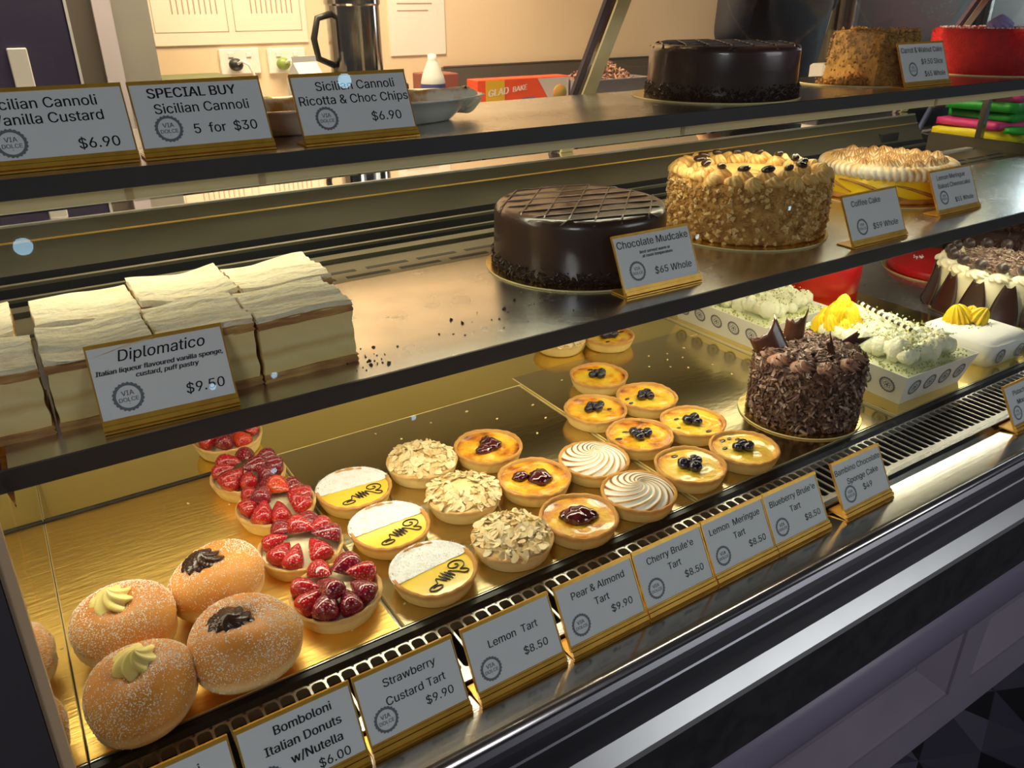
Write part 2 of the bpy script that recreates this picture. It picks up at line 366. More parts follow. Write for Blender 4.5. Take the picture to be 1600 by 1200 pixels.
# ------------------------------------------------------------------ mesh helpers
class MB:
    """collects shapes and links them as ONE mesh object"""

    def __init__(self):
        self.v, self.f, self.sm, self.tone = [], [], [], {}

    def add(self, verts, faces, smooth=False, tone=None):
        o = len(self.v)
        self.v.extend([tuple(p) for p in verts])
        self.f.extend([tuple(i + o for i in fc) for fc in faces])
        self.sm.extend([smooth] * len(faces))
        if tone is not None:
            for i, t in enumerate(tone):
                self.tone[o + i] = t
        return self

    def box(self, x0, x1, y0, y1, z0, z1, M=None):
        p = [(x, y, z) for z in (z0, z1) for y in (y0, y1) for x in (x0, x1)]
        if M is not None:
            p = [M @ Vector(q) for q in p]
        return self.add(p, [(0, 2, 3, 1), (4, 5, 7, 6), (0, 1, 5, 4), (2, 6, 7, 3), (0, 4, 6, 2), (1, 3, 7, 5)])

    def bevel_box(self, x0, x1, y0, y1, z0, z1, b, M=None):
        """box with chamfered long edges all round"""
        pts = []
        for (z, i) in ((z0, b), (z0 + b, 0), (z1 - b, 0), (z1, b)):
            a0, a1, c0, c1 = x0 + i, x1 - i, y0 + i, y1 - i
            k = b if i == 0 else b * 0.6
            pts.append([(a0 + k, c0, z), (a1 - k, c0, z), (a1, c0 + k, z), (a1, c1 - k, z), (a1 - k, c1, z),
                        (a0 + k, c1, z), (a0, c1 - k, z), (a0, c0 + k, z)])
        v = [Vector(q) for ring in pts for q in ring]
        if M is not None:
            v = [M @ q for q in v]
        f = [tuple(range(7, -1, -1)), tuple(range(24, 32))]
        for r in range(3):
            for i in range(8):
                j = (i + 1) % 8
                f.append((r * 8 + i, r * 8 + j, r * 8 + 8 + j, r * 8 + 8 + i))
        return self.add(v, f)

    def lathe(self, prof, n=48, c=(0, 0, 0), mul=None, cap=True, smooth=True, zadd=None, tone=None, M=None):
        v, t = [], []
        for k, (r, z) in enumerate(prof):
            for i in range(n):
                a = 2 * pi * i / n
                m = mul(a, k, r, z) if mul else 1.0
                dz = zadd(a, k, r, z) if zadd else 0.0
                p = Vector((r * m * cos(a), r * m * sin(a), z + dz))
                if M is not None:
                    p = M @ p
                v.append((c[0] + p.x, c[1] + p.y, c[2] + p.z))
                if tone:
                    t.append(tone(a, k, r, z))
        f = []
        for k in range(len(prof) - 1):
            for i in range(n):
                j = (i + 1) % n
                f.append((k * n + i, k * n + j, k * n + n + j, k * n + n + i))
        if cap:
            if prof[0][0] > 1e-6:
                f.append(tuple(range(n - 1, -1, -1)))
            if prof[-1][0] > 1e-6:
                f.append(tuple(range((len(prof) - 1) * n, len(prof) * n)))
        return self.add(v, f, smooth, t if tone else None)

    def tube(self, pts, r, n=8, smooth=True, taper=None, closed=False):
        P = [Vector(p) for p in pts]
        v, f = [], []
        side = None
        for k, p in enumerate(P):
            a = P[max(k - 1, 0)]
            b = P[min(k + 1, len(P) - 1)]
            d = (b - a)
            d = d.normalized() if d.length > 1e-9 else Vector((0, 0, 1))
            if side is None:
                side = d.orthogonal().normalized()
            side = (side - d * side.dot(d))
            side = side.normalized() if side.length > 1e-6 else d.orthogonal().normalized()
            up = d.cross(side)
            rr = r * (taper(k / max(1, len(P) - 1)) if taper else 1)
            for i in range(n):
                t = 2 * pi * i / n
                v.append(p + side * (rr * cos(t)) + up * (rr * sin(t)))
        for k in range(len(P) - 1):
            for i in range(n):
                j = (i + 1) % n
                f.append((k * n + i, k * n + j, k * n + n + j, k * n + n + i))
        f.append(tuple(range(n - 1, -1, -1)))
        f.append(tuple(range((len(P) - 1) * n, len(P) * n)))
        return self.add(v, f, smooth)

    def ball(self, c, r, n=12, s=(1, 1, 1), M=None, wob=None):
        v, f = [], []
        m = max(4, n // 2)
        for k in range(m + 1):
            ph = pi * k / m
            for i in range(n):
                a = 2 * pi * i / n
                p = Vector((sin(ph) * cos(a), sin(ph) * sin(a), -cos(ph)))
                w = wob(p) if wob else 1.0
                p = Vector((p.x * s[0], p.y * s[1], p.z * s[2])) * (r * w)
                if M is not None:
                    p = M @ p
                v.append((c[0] + p.x, c[1] + p.y, c[2] + p.z))
        for k in range(m):
            for i in range(n):
                j = (i + 1) % n
                f.append((k * n + i, k * n + j, k * n + n + j, k * n + n + i))
        return self.add(v, f, True)

    def prism_x(self, poly, x0, x1, smooth=False):
        """(y, z) outline swept along x"""
        n = len(poly)
        v = [(x0, y, z) for y, z in poly] + [(x1, y, z) for y, z in poly]
        f = [tuple(range(n)), tuple(range(2 * n - 1, n - 1, -1))]
        for i in range(n):
            j = (i + 1) % n
            f.append((i, i + n, j + n, j))
        return self.add(v, f, smooth)

    def prism_z(self, poly, z0, z1):
        n = len(poly)
        v = [(x, y, z0) for x, y in poly] + [(x, y, z1) for x, y in poly]
        f = [tuple(range(n - 1, -1, -1)), tuple(range(n, 2 * n))]
        for i in range(n):
            j = (i + 1) % n
            f.append((i, j, j + n, i + n))
        return self.add(v, f)

    def chunk(self, c, r, rng):
        """small irregular nugget"""
        q = [Vector((1, 0, 0)), Vector((-1, 0, 0)), Vector((0, 1, 0)), Vector((0, -1, 0)), Vector((0, 0, 1)), Vector((0, 0, -1))]
        E = Matrix.Rotation(rng.uniform(0, 6.28), 3, Vector((rng.uniform(-1, 1), rng.uniform(-1, 1), rng.uniform(-1, 1) + .01)).normalized())
        v = [Vector(c) + (E @ p) * (r * rng.uniform(0.6, 1.25)) for p in q]
        return self.add(v, [(0, 2, 4), (2, 1, 4), (1, 3, 4), (3, 0, 4), (2, 0, 5), (1, 2, 5), (3, 1, 5), (0, 3, 5)])

    def flake(self, c, nrm, L, W, T, rng, bend=0.2, lean=0.5, oval=False):
        """thin curved flake with thickness lying on a surface of the given normal"""
        nrm = Vector(nrm).normalized()
        nrm = (nrm + Vector((rng.uniform(-1, 1), rng.uniform(-1, 1), rng.uniform(-1, 1))) * lean).normalized()
        a = nrm.orthogonal().normalized()
        a = Matrix.Rotation(rng.uniform(0, 6.28), 3, nrm) @ a
        b = nrm.cross(a)
        c = Vector(c)
        if oval:
            out = [(cos(t) * L / 2, sin(t) * W / 2 * (1 - 0.25 * cos(t))) for t in [2 * pi * i / 8 for i in range(8)]]
        else:
            w2 = W * rng.uniform(0.4, 1.0)
            out = [(-L / 2, -W / 2), (0, -W / 2), (L / 2, -w2 / 2), (L / 2, w2 / 2), (0, W / 2), (-L / 2, W / 2)]
        n = len(out)
        v = []
        for h in (0, T):
            for (x, y) in out:
                v.append(c + a * x + b * y + nrm * (h + bend * (x * x) / max(L, 1e-6) * 2))
        f = [tuple(range(n - 1, -1, -1)), tuple(range(n, 2 * n))] + [(i, (i + 1) % n, (i + 1) % n + n, i + n) for i in range(n)]
        return self.add(v, f)

    def build(self, name, m, parent=None, loc=(0, 0, 0), rotz=0.0, autosmooth=None):
        me = bpy.data.meshes.new(name)
        me.from_pydata(self.v, [], self.f)
        me.polygons.foreach_set('use_smooth', self.sm)
        if self.tone:
            at = me.attributes.new('tone', 'FLOAT', 'POINT')
            at.data.foreach_set('value', [self.tone.get(i, 0.0) for i in range(len(self.v))])
        me.materials.append(MT[m] if isinstance(m, str) else m)
        me.update()
        o = bpy.data.objects.new(name, me)
        o.location = loc
        o.rotation_euler = (0, 0, rotz)
        COL.objects.link(o)
        if parent is not None:
            o.parent = parent
        return o


def tag(o, label=None, cat=None, group=None, kind=None):
    if label: o['label'] = label
    if cat: o['category'] = cat
    if group: o['group'] = group
    if kind: o['kind'] = kind
    return o


def thing(name, label, cat, loc=(0, 0, 0), rotz=0.0, group=None):
    o = bpy.data.objects.new(name, None)
    o.empty_display_size = 0.02
    o.location = loc
    o.rotation_euler = (0, 0, rotz)
    COL.objects.link(o)
    return tag(o, label, cat, group)


def copy_thing(root, loc, rotz, label, group=None):
    def cp(o, parent):
        c = o.copy()
        COL.objects.link(c)
        c.parent = parent
        for ch in o.children:
            cp(ch, c)
        return c
    r = cp(root, None)
    r.location = loc
    r.rotation_euler = (0, 0, rotz)
    r['label'] = label
    if group:
        r['group'] = group
    return r


def disc_grid(mb, r, z, rings, n, zf, tone=None, c=(0, 0)):
    """disc of concentric rings whose height (and tone) follow a function"""
    v, f, t = [], [], []
    v.append((c[0], c[1], z + zf(0, 0)))
    t.append(tone(0, 0) if tone else 0)
    for k in range(1, rings + 1):
        for i in range(n):
            a = 2 * pi * i / n
            rr = r * k / rings
            v.append((c[0] + rr * cos(a), c[1] + rr * sin(a), z + zf(rr, a)))
            t.append(tone(rr, a) if tone else 0)
    for i in range(n):
        f.append((0, 1 + i, 1 + (i + 1) % n))
    for k in range(rings - 1):
        for i in range(n):
            j = (i + 1) % n
            a0 = 1 + k * n
            f.append((a0 + i, a0 + n + i, a0 + n + j, a0 + j))
    mb.add(v, f, True, t)


_text_cache = {}
try:        # the sans serif that ships with Blender; the built-in font otherwise
    SANS = bpy.data.fonts.load(bpy.utils.system_resource('DATAFILES', path='fonts') + '/Inter.woff2')
except Exception:
    SANS = None


def _outline(sp, n=3):
    """one closed bezier contour as a list of points"""
    P = sp.bezier_points
    out = []
    for k in range(len(P)):
        a, b = P[k], P[(k + 1) % len(P)]
        p0, p1, p2, p3 = a.co, a.handle_right, b.handle_left, b.co
        straight = (p1 - p0).cross(p3 - p0).length < 1e-7 and (p2 - p0).cross(p3 - p0).length < 1e-7
        for q in range(1 if straight else n):
            t = q / n
            p = p0 * (1 - t) ** 3 + p1 * (3 * t * (1 - t) ** 2) + p2 * (3 * t * t * (1 - t)) + p3 * t ** 3
            out.append((p.x, p.y))
    return out


def _area(c):
    return sum(c[k][0] * c[(k + 1) % len(c)][1] - c[(k + 1) % len(c)][0] * c[k][1] for k in range(len(c))) / 2


def _inside(pt, c):
    x, y, hit = pt[0], pt[1], False
    for k in range(len(c)):
        (x0, y0), (x1, y1) = c[k], c[(k + 1) % len(c)]
        if (y0 > y) != (y1 > y) and x < (x1 - x0) * (y - y0) / (y1 - y0) + x0:
            hit = not hit
    return hit


def _split(c, depth=0):
    """cut a contour that crosses itself into simple loops"""
    n = len(c)
    if depth < 6:
        for i in range(n):
            (ax, ay), (bx, by) = c[i], c[(i + 1) % n]
            for j in range(i + 2, n):
                if i == 0 and j == n - 1:
                    continue
                (cx, cy), (dx, dy) = c[j], c[(j + 1) % n]
                den = (bx - ax) * (dy - cy) - (by - ay) * (dx - cx)
                if abs(den) < 1e-12:
                    continue
                t = ((cx - ax) * (dy - cy) - (cy - ay) * (dx - cx)) / den
                u = ((cx - ax) * (by - ay) - (cy - ay) * (bx - ax)) / den
                if 1e-6 < t < 1 - 1e-6 and 1e-6 < u < 1 - 1e-6:
                    X = (ax + (bx - ax) * t, ay + (by - ay) * t)
                    return _split([X] + c[i + 1:j + 1], depth + 1) + _split([X] + c[j + 1:] + c[:i + 1], depth + 1)
    return [c] if n >= 3 and abs(_area(c)) > 1e-6 else []


def text_shape(body, size, shear=0.0, bold=0.0):
    """flat lettering: every stroke contour filled for itself, so overlapping strokes stay solid"""
    key = (body, shear, bold)
    if key not in _text_cache:
        cu = bpy.data.curves.new('lettering', 'FONT')
        if SANS is not None:
            cu.font = SANS
        cu.body = body
        o = bpy.data.objects.new('lettering', cu)
        COL.objects.link(o)
        bpy.context.view_layer.update()
        cv = o.to_curve(bpy.context.evaluated_depsgraph_get())
        cs = [lp for sp in cv.splines if sp.type == 'BEZIER' for lp in _split(_outline(sp))]
        o.to_curve_clear()
        bpy.data.objects.remove(o)
        bpy.data.curves.remove(cu)
        outer = [c for c in cs if _area(c) < 0]
        holes = [c for c in cs if _area(c) >= 0]
        vs, fs = [], []
        for c in outer:
            hs = [h for h in holes if _inside(h[0], c)]
            loops = [[Vector((x, y, 0)) for x, y in lp] for lp in [c] + hs]
            flat = [p for lp in loops for p in lp]
            tris = tessellate_polygon(loops)
            for dx in ((-.010 - bold * 2, .010 + bold * 2) if bold else (-.007, .007)):
                b = len(vs)
                vs += [(p.x + dx + shear * p.y, p.y) for p in flat]
                fs += [tuple(b + k for k in t) for t in tris]
        _text_cache[key] = (vs, fs)
    vs, fs = _text_cache[key]
    if SANS is not None:
        size *= 1.18
    return [(x * size, y * size) for x, y in vs], fs


def put_text(mb, body, size, cx, cy, to3d, shear=0.0, bold=0.0, width=None, align='C'):
    """lettering centred on (cx, cy) of a flat face; to3d maps the face to space"""
    vs, fs = text_shape(body, size, shear, bold)
    if not vs:
        return
    x0, x1 = min(p[0] for p in vs), max(p[0] for p in vs)
    k = 1.0 if width is None else width / (x1 - x0)
    dx = {'C': (x0 + x1) / 2, 'L': x0, 'R': x1}[align]
    mb.add([to3d(cx + (x - dx) * k, cy + y) for x, y in vs], fs)


def put_ring(mb, cx, cy, r0, r1, to3d, scallop=0, n=72, amp=0.06):
    v, f = [], []
    for i in range(n):
        a = 2 * pi * i / n
        m = 1 + (amp * cos(scallop * a) if scallop else 0)
        v.append(to3d(cx + r0 * cos(a), cy + r0 * sin(a)))
        v.append(to3d(cx + r1 * m * cos(a), cy + r1 * m * sin(a)))
    for i in range(n):
        j = (i + 1) % n
        f.append((2 * i, 2 * i + 1, 2 * j + 1, 2 * j))
    mb.add(v, f)


def rosette_bm(mb, c, r, h, n=7, twist=2.2, M=None, seg=56, rings=12, depth=0.20, peak=1.0):
    """piped star rosette: star section that twists and narrows to a tip"""
    prof = []
    for k in range(rings + 1):
        t = k / rings
        prof.append((r * (0.80 + 0.45 * t - 1.25 * t * t) if t < 0.45 else r * 0.755 * (1 - (t - 0.45) / 0.55) ** 0.8 + 0.0002, h * t ** 0.9 * peak))
    mb.lathe(prof, seg, c, mul=lambda a, k, rr, z: 1 + depth * (1 - 0.4 * k / rings) * cos(n * (a + twist * (k / rings) ** 1.3)), M=M)


# ------------------------------------------------------------------ the setting
FLOOR = -0.63
XL, XR = -0.0535, 2.38

fm = bpy.data.materials.new('dark_triangle_tiles')
fm.use_nodes = True
_nt = fm.node_tree
_b = _nt.nodes['Principled BSDF']
_b.inputs['Roughness'].default_value = 0.45
_tc = _nt.nodes.new('ShaderNodeTexCoord')
_mp = _nt.nodes.new('ShaderNodeMapping')
_mp.inputs['Scale'].default_value = (8.0, 8.0, 8.0)
_mp.inputs['Rotation'].default_value = (0, 0, 0.42)
_nt.links.new(_tc.outputs['Object'], _mp.inputs['Vector'])
_sx = _nt.nodes.new('ShaderNodeSeparateXYZ')
_nt.links.new(_mp.outputs['Vector'], _sx.inputs['Vector'])


def _m(op, a, b=None):
    n = _nt.nodes.new('ShaderNodeMath')
    n.operation = op
    for i, s in enumerate((a, b)):
        if s is None: continue
        if isinstance(s, (int, float)): n.inputs[i].default_value = s
        else: _nt.links.new(s, n.inputs[i])
    return n.outputs[0]


_fx, _fy = _m('FRACT', _sx.outputs['X']), _m('FRACT', _sx.outputs['Y'])
_ix, _iy = _m('FLOOR', _sx.outputs['X']), _m('FLOOR', _sx.outputs['Y'])
_tri = _m('GREATER_THAN', _m('ADD', _fx, _fy), 1.0)
_tri2 = _m('GREATER_THAN', _fx, _fy)
_cv = _nt.nodes.new('ShaderNodeCombineXYZ')
_nt.links.new(_m('ADD', _ix, _m('MULTIPLY', _tri, 0.37)), _cv.inputs[0])
_nt.links.new(_m('ADD', _iy, _m('MULTIPLY', _tri2, 0.61)), _cv.inputs[1])
_wn = _nt.nodes.new('ShaderNodeTexWhiteNoise')
_wn.noise_dimensions = '2D'
_nt.links.new(_cv.outputs[0], _wn.inputs['Vector'])
_cr = _nt.nodes.new('ShaderNodeValToRGB')
_cr.color_ramp.interpolation = 'CONSTANT'
_cr.color_ramp.elements[0].color = (0.004, 0.004, 0.006, 1)
_cr.color_ramp.elements[1].position = 0.34
_cr.color_ramp.elements[1].color = (0.050, 0.047, 0.070, 1)
_e = _cr.color_ramp.elements.new(0.62)
_e.color = (0.10, 0.094, 0.135, 1)
_e = _cr.color_ramp.elements.new(0.85)
_e.color = (0.065, 0.063, 0.085, 1)
_nt.links.new(_wn.outputs['Value'], _cr.inputs['Fac'])
_nt.links.new(_cr.outputs['Color'], _b.inputs['Base Color'])
MT['tiles'] = fm
MT['wall'] = mat('peach_wall', (0.78, 0.60, 0.42), 0.8, col2=(0.72, 0.54, 0.37), nscale=2.5)
MT['ceiling'] = mat('dark_ceiling', (0.05, 0.05, 0.055), 0.9)

tag(MB().box(-3.2, 6.2, -2.6, 2.72, FLOOR - 0.03, FLOOR).build('floor', 'tiles'), kind='structure')
tag(MB().box(-3.2, 6.2, 2.72, 2.80, FLOOR, 2.0).build('wall_back', 'wall'), kind='structure')
tag(MB().box(-3.2, 6.2, -2.6, 2.80, 2.0, 2.06).build('ceiling', 'ceiling'), kind='structure')

# ------------------------------------------------------------------ the display case
case = thing('display_case', 'long refrigerated glass fronted cake display case of brushed steel', 'display case', (0, 0, 0))
MB().box(XL, XR, 0.604, 1.24, -0.05, 0.0).build('deck_pan', 'steel_shelf', case)
r_ = MB()
r_.prism_x([(0.6050, -0.004), (0.6045, 0.0008), (0.6085, 0.0052), (0.6150, 0.0058), (0.6155, -0.004)], XL, XR)
r_.build('front_rail', 'rail', case)
MB().bevel_box(XL, XR, 0.6157, 0.6178, -0.003, 0.0068, 0.0006).build('rail_edge', 'steel', case)
MB().box(XL, XR, 0.525, 0.604, -0.05, -0.035).build('air_well', 'black', case)
g_ = MB()
x = XL + 0.006
while x < XR - 0.01:
    g_.box(x - 0.0013, x + 0.0013, 0.534, 0.604, -0.0022, -0.0005)
    x += 0.0158
g_.box(XL, XR, 0.527, 0.537, -0.012, 0.0)
g_.box(XL, XR, 0.6015, 0.6048, -0.012, -0.0005)
x = XL + 0.006
while x < XR - 0.03:        # rounded slot ends
    for sx, k in ((x + 0.0013, 1), (x + 0.0145, -1)):
        g_.prism_z([(sx, 0.6015), (sx, 0.5973), (sx + k * 0.0014, 0.6003), (sx + k * 0.0042, 0.6015)][::k], -0.0022, -0.0005)
        g_.prism_z([(sx, 0.537), (sx + k * 0.0042, 0.537), (sx + k * 0.0014, 0.5382), (sx, 0.5412)][::k], -0.0022, -0.0005)
    x += 0.0158
g_.build('intake_grille', 'grille', case)
MB().box(XL, XR, 0.5195, 0.527, -0.010, 0.0015).build('grille_frame', 'steel', case)
MB().prism_x([(0.5195, -0.0085), (0.5195, -0.03), (0.440, -0.03), (0.440, -0.008), (0.446, -0.0025), (0.452, -0.0012)], XL - 0.25, XR).build('front_ledge', 'ledge', case)
MB().prism_x([(0.4540, -0.0006), (0.4480, -0.0010), (0.4440, -0.0032), (0.4418, -0.0070), (0.4415, -0.0100), (0.450, -0.0100)], XL - 0.25, XR, smooth=True).build('ledge_nose', 'steel', case)
MB().prism_x([(0.447, -0.0026), (0.441, -0.006), (0.4375, -0.011), (0.4355, -0.018), (0.434, -0.032), (0.4325, -0.034), (0.4315, -0.054), (0.4345, -0.058), (0.4335, -0.080), (0.445, -0.081), (0.455, -0.02)], XL - 0.25, XR).build('fascia', 'steel_dark', case)
MB().prism_x([(0.445, -0.0805), (0.4405, -0.0805), (0.4205, -0.1000), (0.4195, -0.1085), (0.445, -0.1085)], XL - 0.25, XR).build('trim_strip', 'white_trim', case)
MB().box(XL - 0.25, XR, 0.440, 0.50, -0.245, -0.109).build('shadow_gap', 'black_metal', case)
# closed rear and underside of the case body
MB().box(XL - 0.25, XR, 0.50, 1.40, -0.25, -0.055).build('case_body', 'black_metal', case)
b_ = MB()
b_.box(XL, XR, 1.24, 1.26, -0.004, 0.236)
b_.build('deck_back_panel', 'pale_bounce', case)
# vented back strip level with the middle shelf, and the grooved back panel
v_ = MB()
v_.box(XL, 2.36, 1.085, 1.22, 0.226, 0.2365)
v_.build('vent_strip', 'steel_olive', case)
s_ = MB()
for row, (yy, off) in enumerate(((1.110, 0.0), (1.140, 0.045))):
    x = XL + 0.02 + off
    while x < 2.30:
        s_.bevel_box(x, x + 0.072, yy, yy + 0.011, 0.2360, 0.2370, 0.0004)
        x += 0.090
s_.build('vent_slots', 'black', case)
p_ = MB()
p_.prism_x([(1.198, 0.2365), (1.196, 0.2440), (1.216, 0.2455), (1.216, 0.2365)], XL, 2.14)
p_.build('track_front', 'steel_olive', case)
p_ = MB()
p_.prism_x([(1.231, 0.2475), (1.231, 0.2520), (1.236, 0.2530), (1.236, 0.2475)], XL, 2.14)
p_.build('lower_rail', 'steel_rail', case)
p_ = MB()
p_.prism_x([(1.250, 0.2620), (1.250, 0.2668), (1.255, 0.2680), (1.255, 0.2620)], XL, 2.14)
p_.build('upper_rail', 'steel_rail', case)
t_ = MB()
t_.box(XL, 2.14, 1.216, 1.2655, 0.233, 0.2372)
t_.box(XL, 2.14, 1.2615, 1.2655, 0.237, 0.2775)
t_.box(XL, 2.14, 1.2312, 1.2358, 0.237, 0.2478)
t_.box(XL, 2.14, 1.2502, 1.2548, 0.237, 0.2623)
t_.build('track_recess', 'black', case)
p_ = MB()
p_.prism_x([(1.266, 0.2365), (1.263, 0.2760), (1.288, 0.3155), (1.2885, 0.3165), (1.300, 0.3370), (1.362, 0.3370), (1.362, 0.2)], XL, 2.14)
p_.build('back_panel', 'steel_olive', case)
MB().box(XL, 2.14, 1.2865, 1.2885, 0.3150, 0.3172).build('panel_seam', 'gold_matte', case)
MB().bevel_box(XL, 2.14, 1.298, 1.303, 0.3345, 0.3385, 0.0008).build('panel_edge', 'white_trim', case)
MB().box(XL, 2.14, 1.303, 1.362, 0.3372, 0.3380).build('sill_top', 'mirror_steel', case)
MB().box(1.96, 2.03, 1.2665, 1.282, 0.262, 0.302, Matrix.Translation((0, 0.0, 0))).build('thermostat_panel', 'black_metal', case)
# left end: polished inner panel with a thin front edge, dark outer cheek
MIR = -0.0540
e_ = MB()
e_.prism_x([(0.4885, 0.0004), (0.5735, 0.3000), (0.640, 0.3000), (0.735, 0.2108), (1.235, 0.2108), (1.235, 0.0004)], MIR - 0.008, MIR)
e_.build('end_mirror', 'mirror_steel', case)
e_ = MB()
e_.prism_x([(0.4790, 0.0004), (0.4880, 0.0004), (0.5733, 0.3000), (0.5643, 0.3000)], MIR - 0.0085, MIR + 0.0003)
e_.build('end_edge', 'end_tan', case)
e_ = MB()
e_.prism_x([(0.4750, 0.0004), (0.5600, 0.3000), (0.640, 0.3000), (0.735, 0.2108), (1.235, 0.2108), (1.235, 0.0004)], -0.34, MIR - 0.009)
e_.build('end_cheek', 'lip', case)
e_ = MB()
e_.box(2.362, 2.38, 0.66, 1.38, 0.0, 0.262)
e_.build('right_end_panel', 'steel_olive', case)
MB().box(2.362, 2.38, 1.228, 1.244, 0.262, 0.46).build('end_post', 'steel', case)
# sloping front glass
gl = MB()
SL = 0.99
gl.prism_x([(0.4515, 0.0), (0.4560, 0.0), (0.456 + SL * 0.628, 0.628), (0.4515 + SL * 0.628, 0.628)], MIR + 0.001, 2.366)
gl.build('front_glass', 'glass', case)
MB().box(XL - 0.25, 2.37, 1.060, 1.195, 0.6285, 0.650).build('top_rail', 'steel', case)
e_ = MB()
e_.prism_x([(0.66, 0.262), (0.72, 0.262), (1.095, 0.628), (1.18, 0.628), (1.24, 0.52), (1.24, 0.262)], 2.368, 2.373)
e_.build('end_glass', 'glass', case)

# timber front below the case
base = thing('counter_base', 'lavender painted panelled timber counter front below the steel case', 'counter', (0, 0, 0))
p_ = MB()
edges = [(-0.60, 0.10), (0.19, 1.245), (1.315, 2.37)]
PZ0, PZ1 = -0.535, -0.335
p_.box(-0.60, 2.38, 0.462, 0.50, PZ1, -0.245)
p_.box(-0.60, 2.38, 0.462, 0.50, FLOOR, PZ0)
for a, b in ((0.10, 0.19), (1.245, 1.315), (2.37, 2.38)):
    p_.box(a, b, 0.462, 0.50, PZ0, PZ1)
p_.build('face_frame', 'paint', base)
for a, b in edges:
    q_ = MB()
    q_.box(a + 0.085, b - 0.085, 0.4905, 0.4985, PZ0 + 0.082, PZ1)
    q_.build('panel', 'paint', base)
    k_ = MB()
    for poly in ([(a, PZ0), (b, PZ0), (b - 0.087, PZ0 + 0.084), (a + 0.087, PZ0 + 0.084)],
                 [(b, PZ0), (b, PZ1), (b - 0.087, PZ1), (b - 0.087, PZ0 + 0.084)],
                 [(a, PZ1), (a, PZ0), (a + 0.087, PZ0 + 0.084), (a + 0.087, PZ1)]):
        yy = [0.4655 if (abs(px - a) < 1e-6 or abs(px - b) < 1e-6) else 0.4895 for px, pz in poly]
        k_.add([(px, y_, pz) for (px, pz), y_ in zip(poly, yy)] + [(px, 0.499, pz) for px, pz in poly],
               [(0, 1, 2, 3), (7, 6, 5, 4), (0, 4, 5, 1), (1, 5, 6, 2), (2, 6, 7, 3), (3, 7, 4, 0)])
    k_.build('bevel_moulding', 'paint', base)
m_ = MB()
poly = [(0.462, -0.243)] + [(0.462 - 0.034 * sin(t) ** 0.8, -0.290 + 0.047 * cos(t)) for t in [pi * i / 14 for i in range(1, 14)]] + [(0.462, -0.337)]
m_.prism_x(poly, -0.60, 2.38, smooth=True)
m_.build('round_moulding', 'paint_round', base)
# solid timber behind the face
MB().box(-0.60, 2.38, 0.50, 1.38, FLOOR, -0.25).build('carcass', 'black_metal', base)


# ------------------------------------------------------------------ steel shelves
def steel_shelf(label, y0, y1, z, lip, cover, x1):
    t = thing('steel_shelf', label, 'shelf', (0, y0, z), 0, 'steel shelves of the display case')
    d = y1 - y0
    MB().box(XL + 0.001, x1, 0.0025, d, -0.010, 0.0).build('shelf_plate', 'steel_shelf', t)
    MB().box(XL + 0.002, x1 - 0.001, 0.006, d - 0.001, -0.0125, -0.0101).build('underside', 'pale_bounce', t)  # added pale plate that lifts the reflections in the foil boards
    MB().bevel_box(XL - 0.26, x1, -0.0005, 0.004, -lip, 0.0008, 0.0006).build('front_lip', 'lip', t)
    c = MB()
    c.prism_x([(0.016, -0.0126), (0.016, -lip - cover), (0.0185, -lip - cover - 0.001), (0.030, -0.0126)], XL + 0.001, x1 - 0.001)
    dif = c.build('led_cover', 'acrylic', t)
    MB().box(XL + 0.001, x1 - 0.001, 0.0152, 0.0162, -lip - cover - 0.0008, -lip - cover + 0.0004).build('cover_edge', 'glass_edge', dif)
    for xj in (0.118, 0.262, 0.93, 1.62):
        MB().box(xj - 0.004, xj + 0.004, 0.0145, 0.0160, -lip - cover, -0.0126).build('cover_joint', 'end_tan', dif)
    l_ = MB()
    l_.box(XL + 0.001, x1 - 0.02, 0.030, 0.046, -0.0165, -0.0125)
    st = l_.build('led_channel', 'steel', t)
    k_ = MB()
    k_.box(XL + 0.02, x1 - 0.03, 0.034, 0.042, -0.0180, -0.0165)
    k_.build('led_tape', 'led', st)
    return t


steel_shelf('middle polished steel shelf carrying the custard slices and three cakes', 0.752, 1.085, 0.24, 0.0215, 0.0065, 2.355)
steel_shelf('top polished steel shelf with a dark front lip carrying cannoli and cakes', 0.930, 1.245, 0.46, 0.0200, 0.0150, 2.355)


# ------------------------------------------------------------------ rear sliding glass doors
def rear_door(label, x0, x1, yo):
    t = thing('sliding_glass_door', label, 'glass door', (0, 1.336 + yo, 0.3385), 0, 'sliding rear doors of the display case')
    sl = -0.57
    h = 0.285
    def slab(xa, xb, e0, e1, z0=0.0, z1=h):
        m = MB()
        m.prism_x([(e0 + sl * z0, z0), (e1 + sl * z0, z0), (e1 + sl * z1, z1), (e0 + sl * z1, z1)], xa, xb)
        return m
    slab(x0 + 0.012, x1, -0.002, 0.002).build('pane', 'glass_rear', t)
    slab(x0, x0 + 0.030, -0.0045, 0.0045).build('edge_profile', 'glass_edge', t)
    slab(x0 - 0.012, x0 - 0.004, -0.004, 0.004).build('seal', 'steel', t)
    slab(x0 - 0.026, x0 - 0.014, -0.005, 0.005).build('handle_strip', mat('plum_strip', (0.16, 0.12, 0.15), 0.4), t)
    return t


rear_door('sliding rear glass door with a pale green edge strip left of the tall dark mudcake', 0.985, 2.08, 0.012)
rear_door('sliding rear glass door with a slim clear edge strip beyond the red velvet cake', 2.14, 2.36, 0.012)
rear_door('sliding rear glass door behind the cannoli platter', XL, 0.955, 0.0)


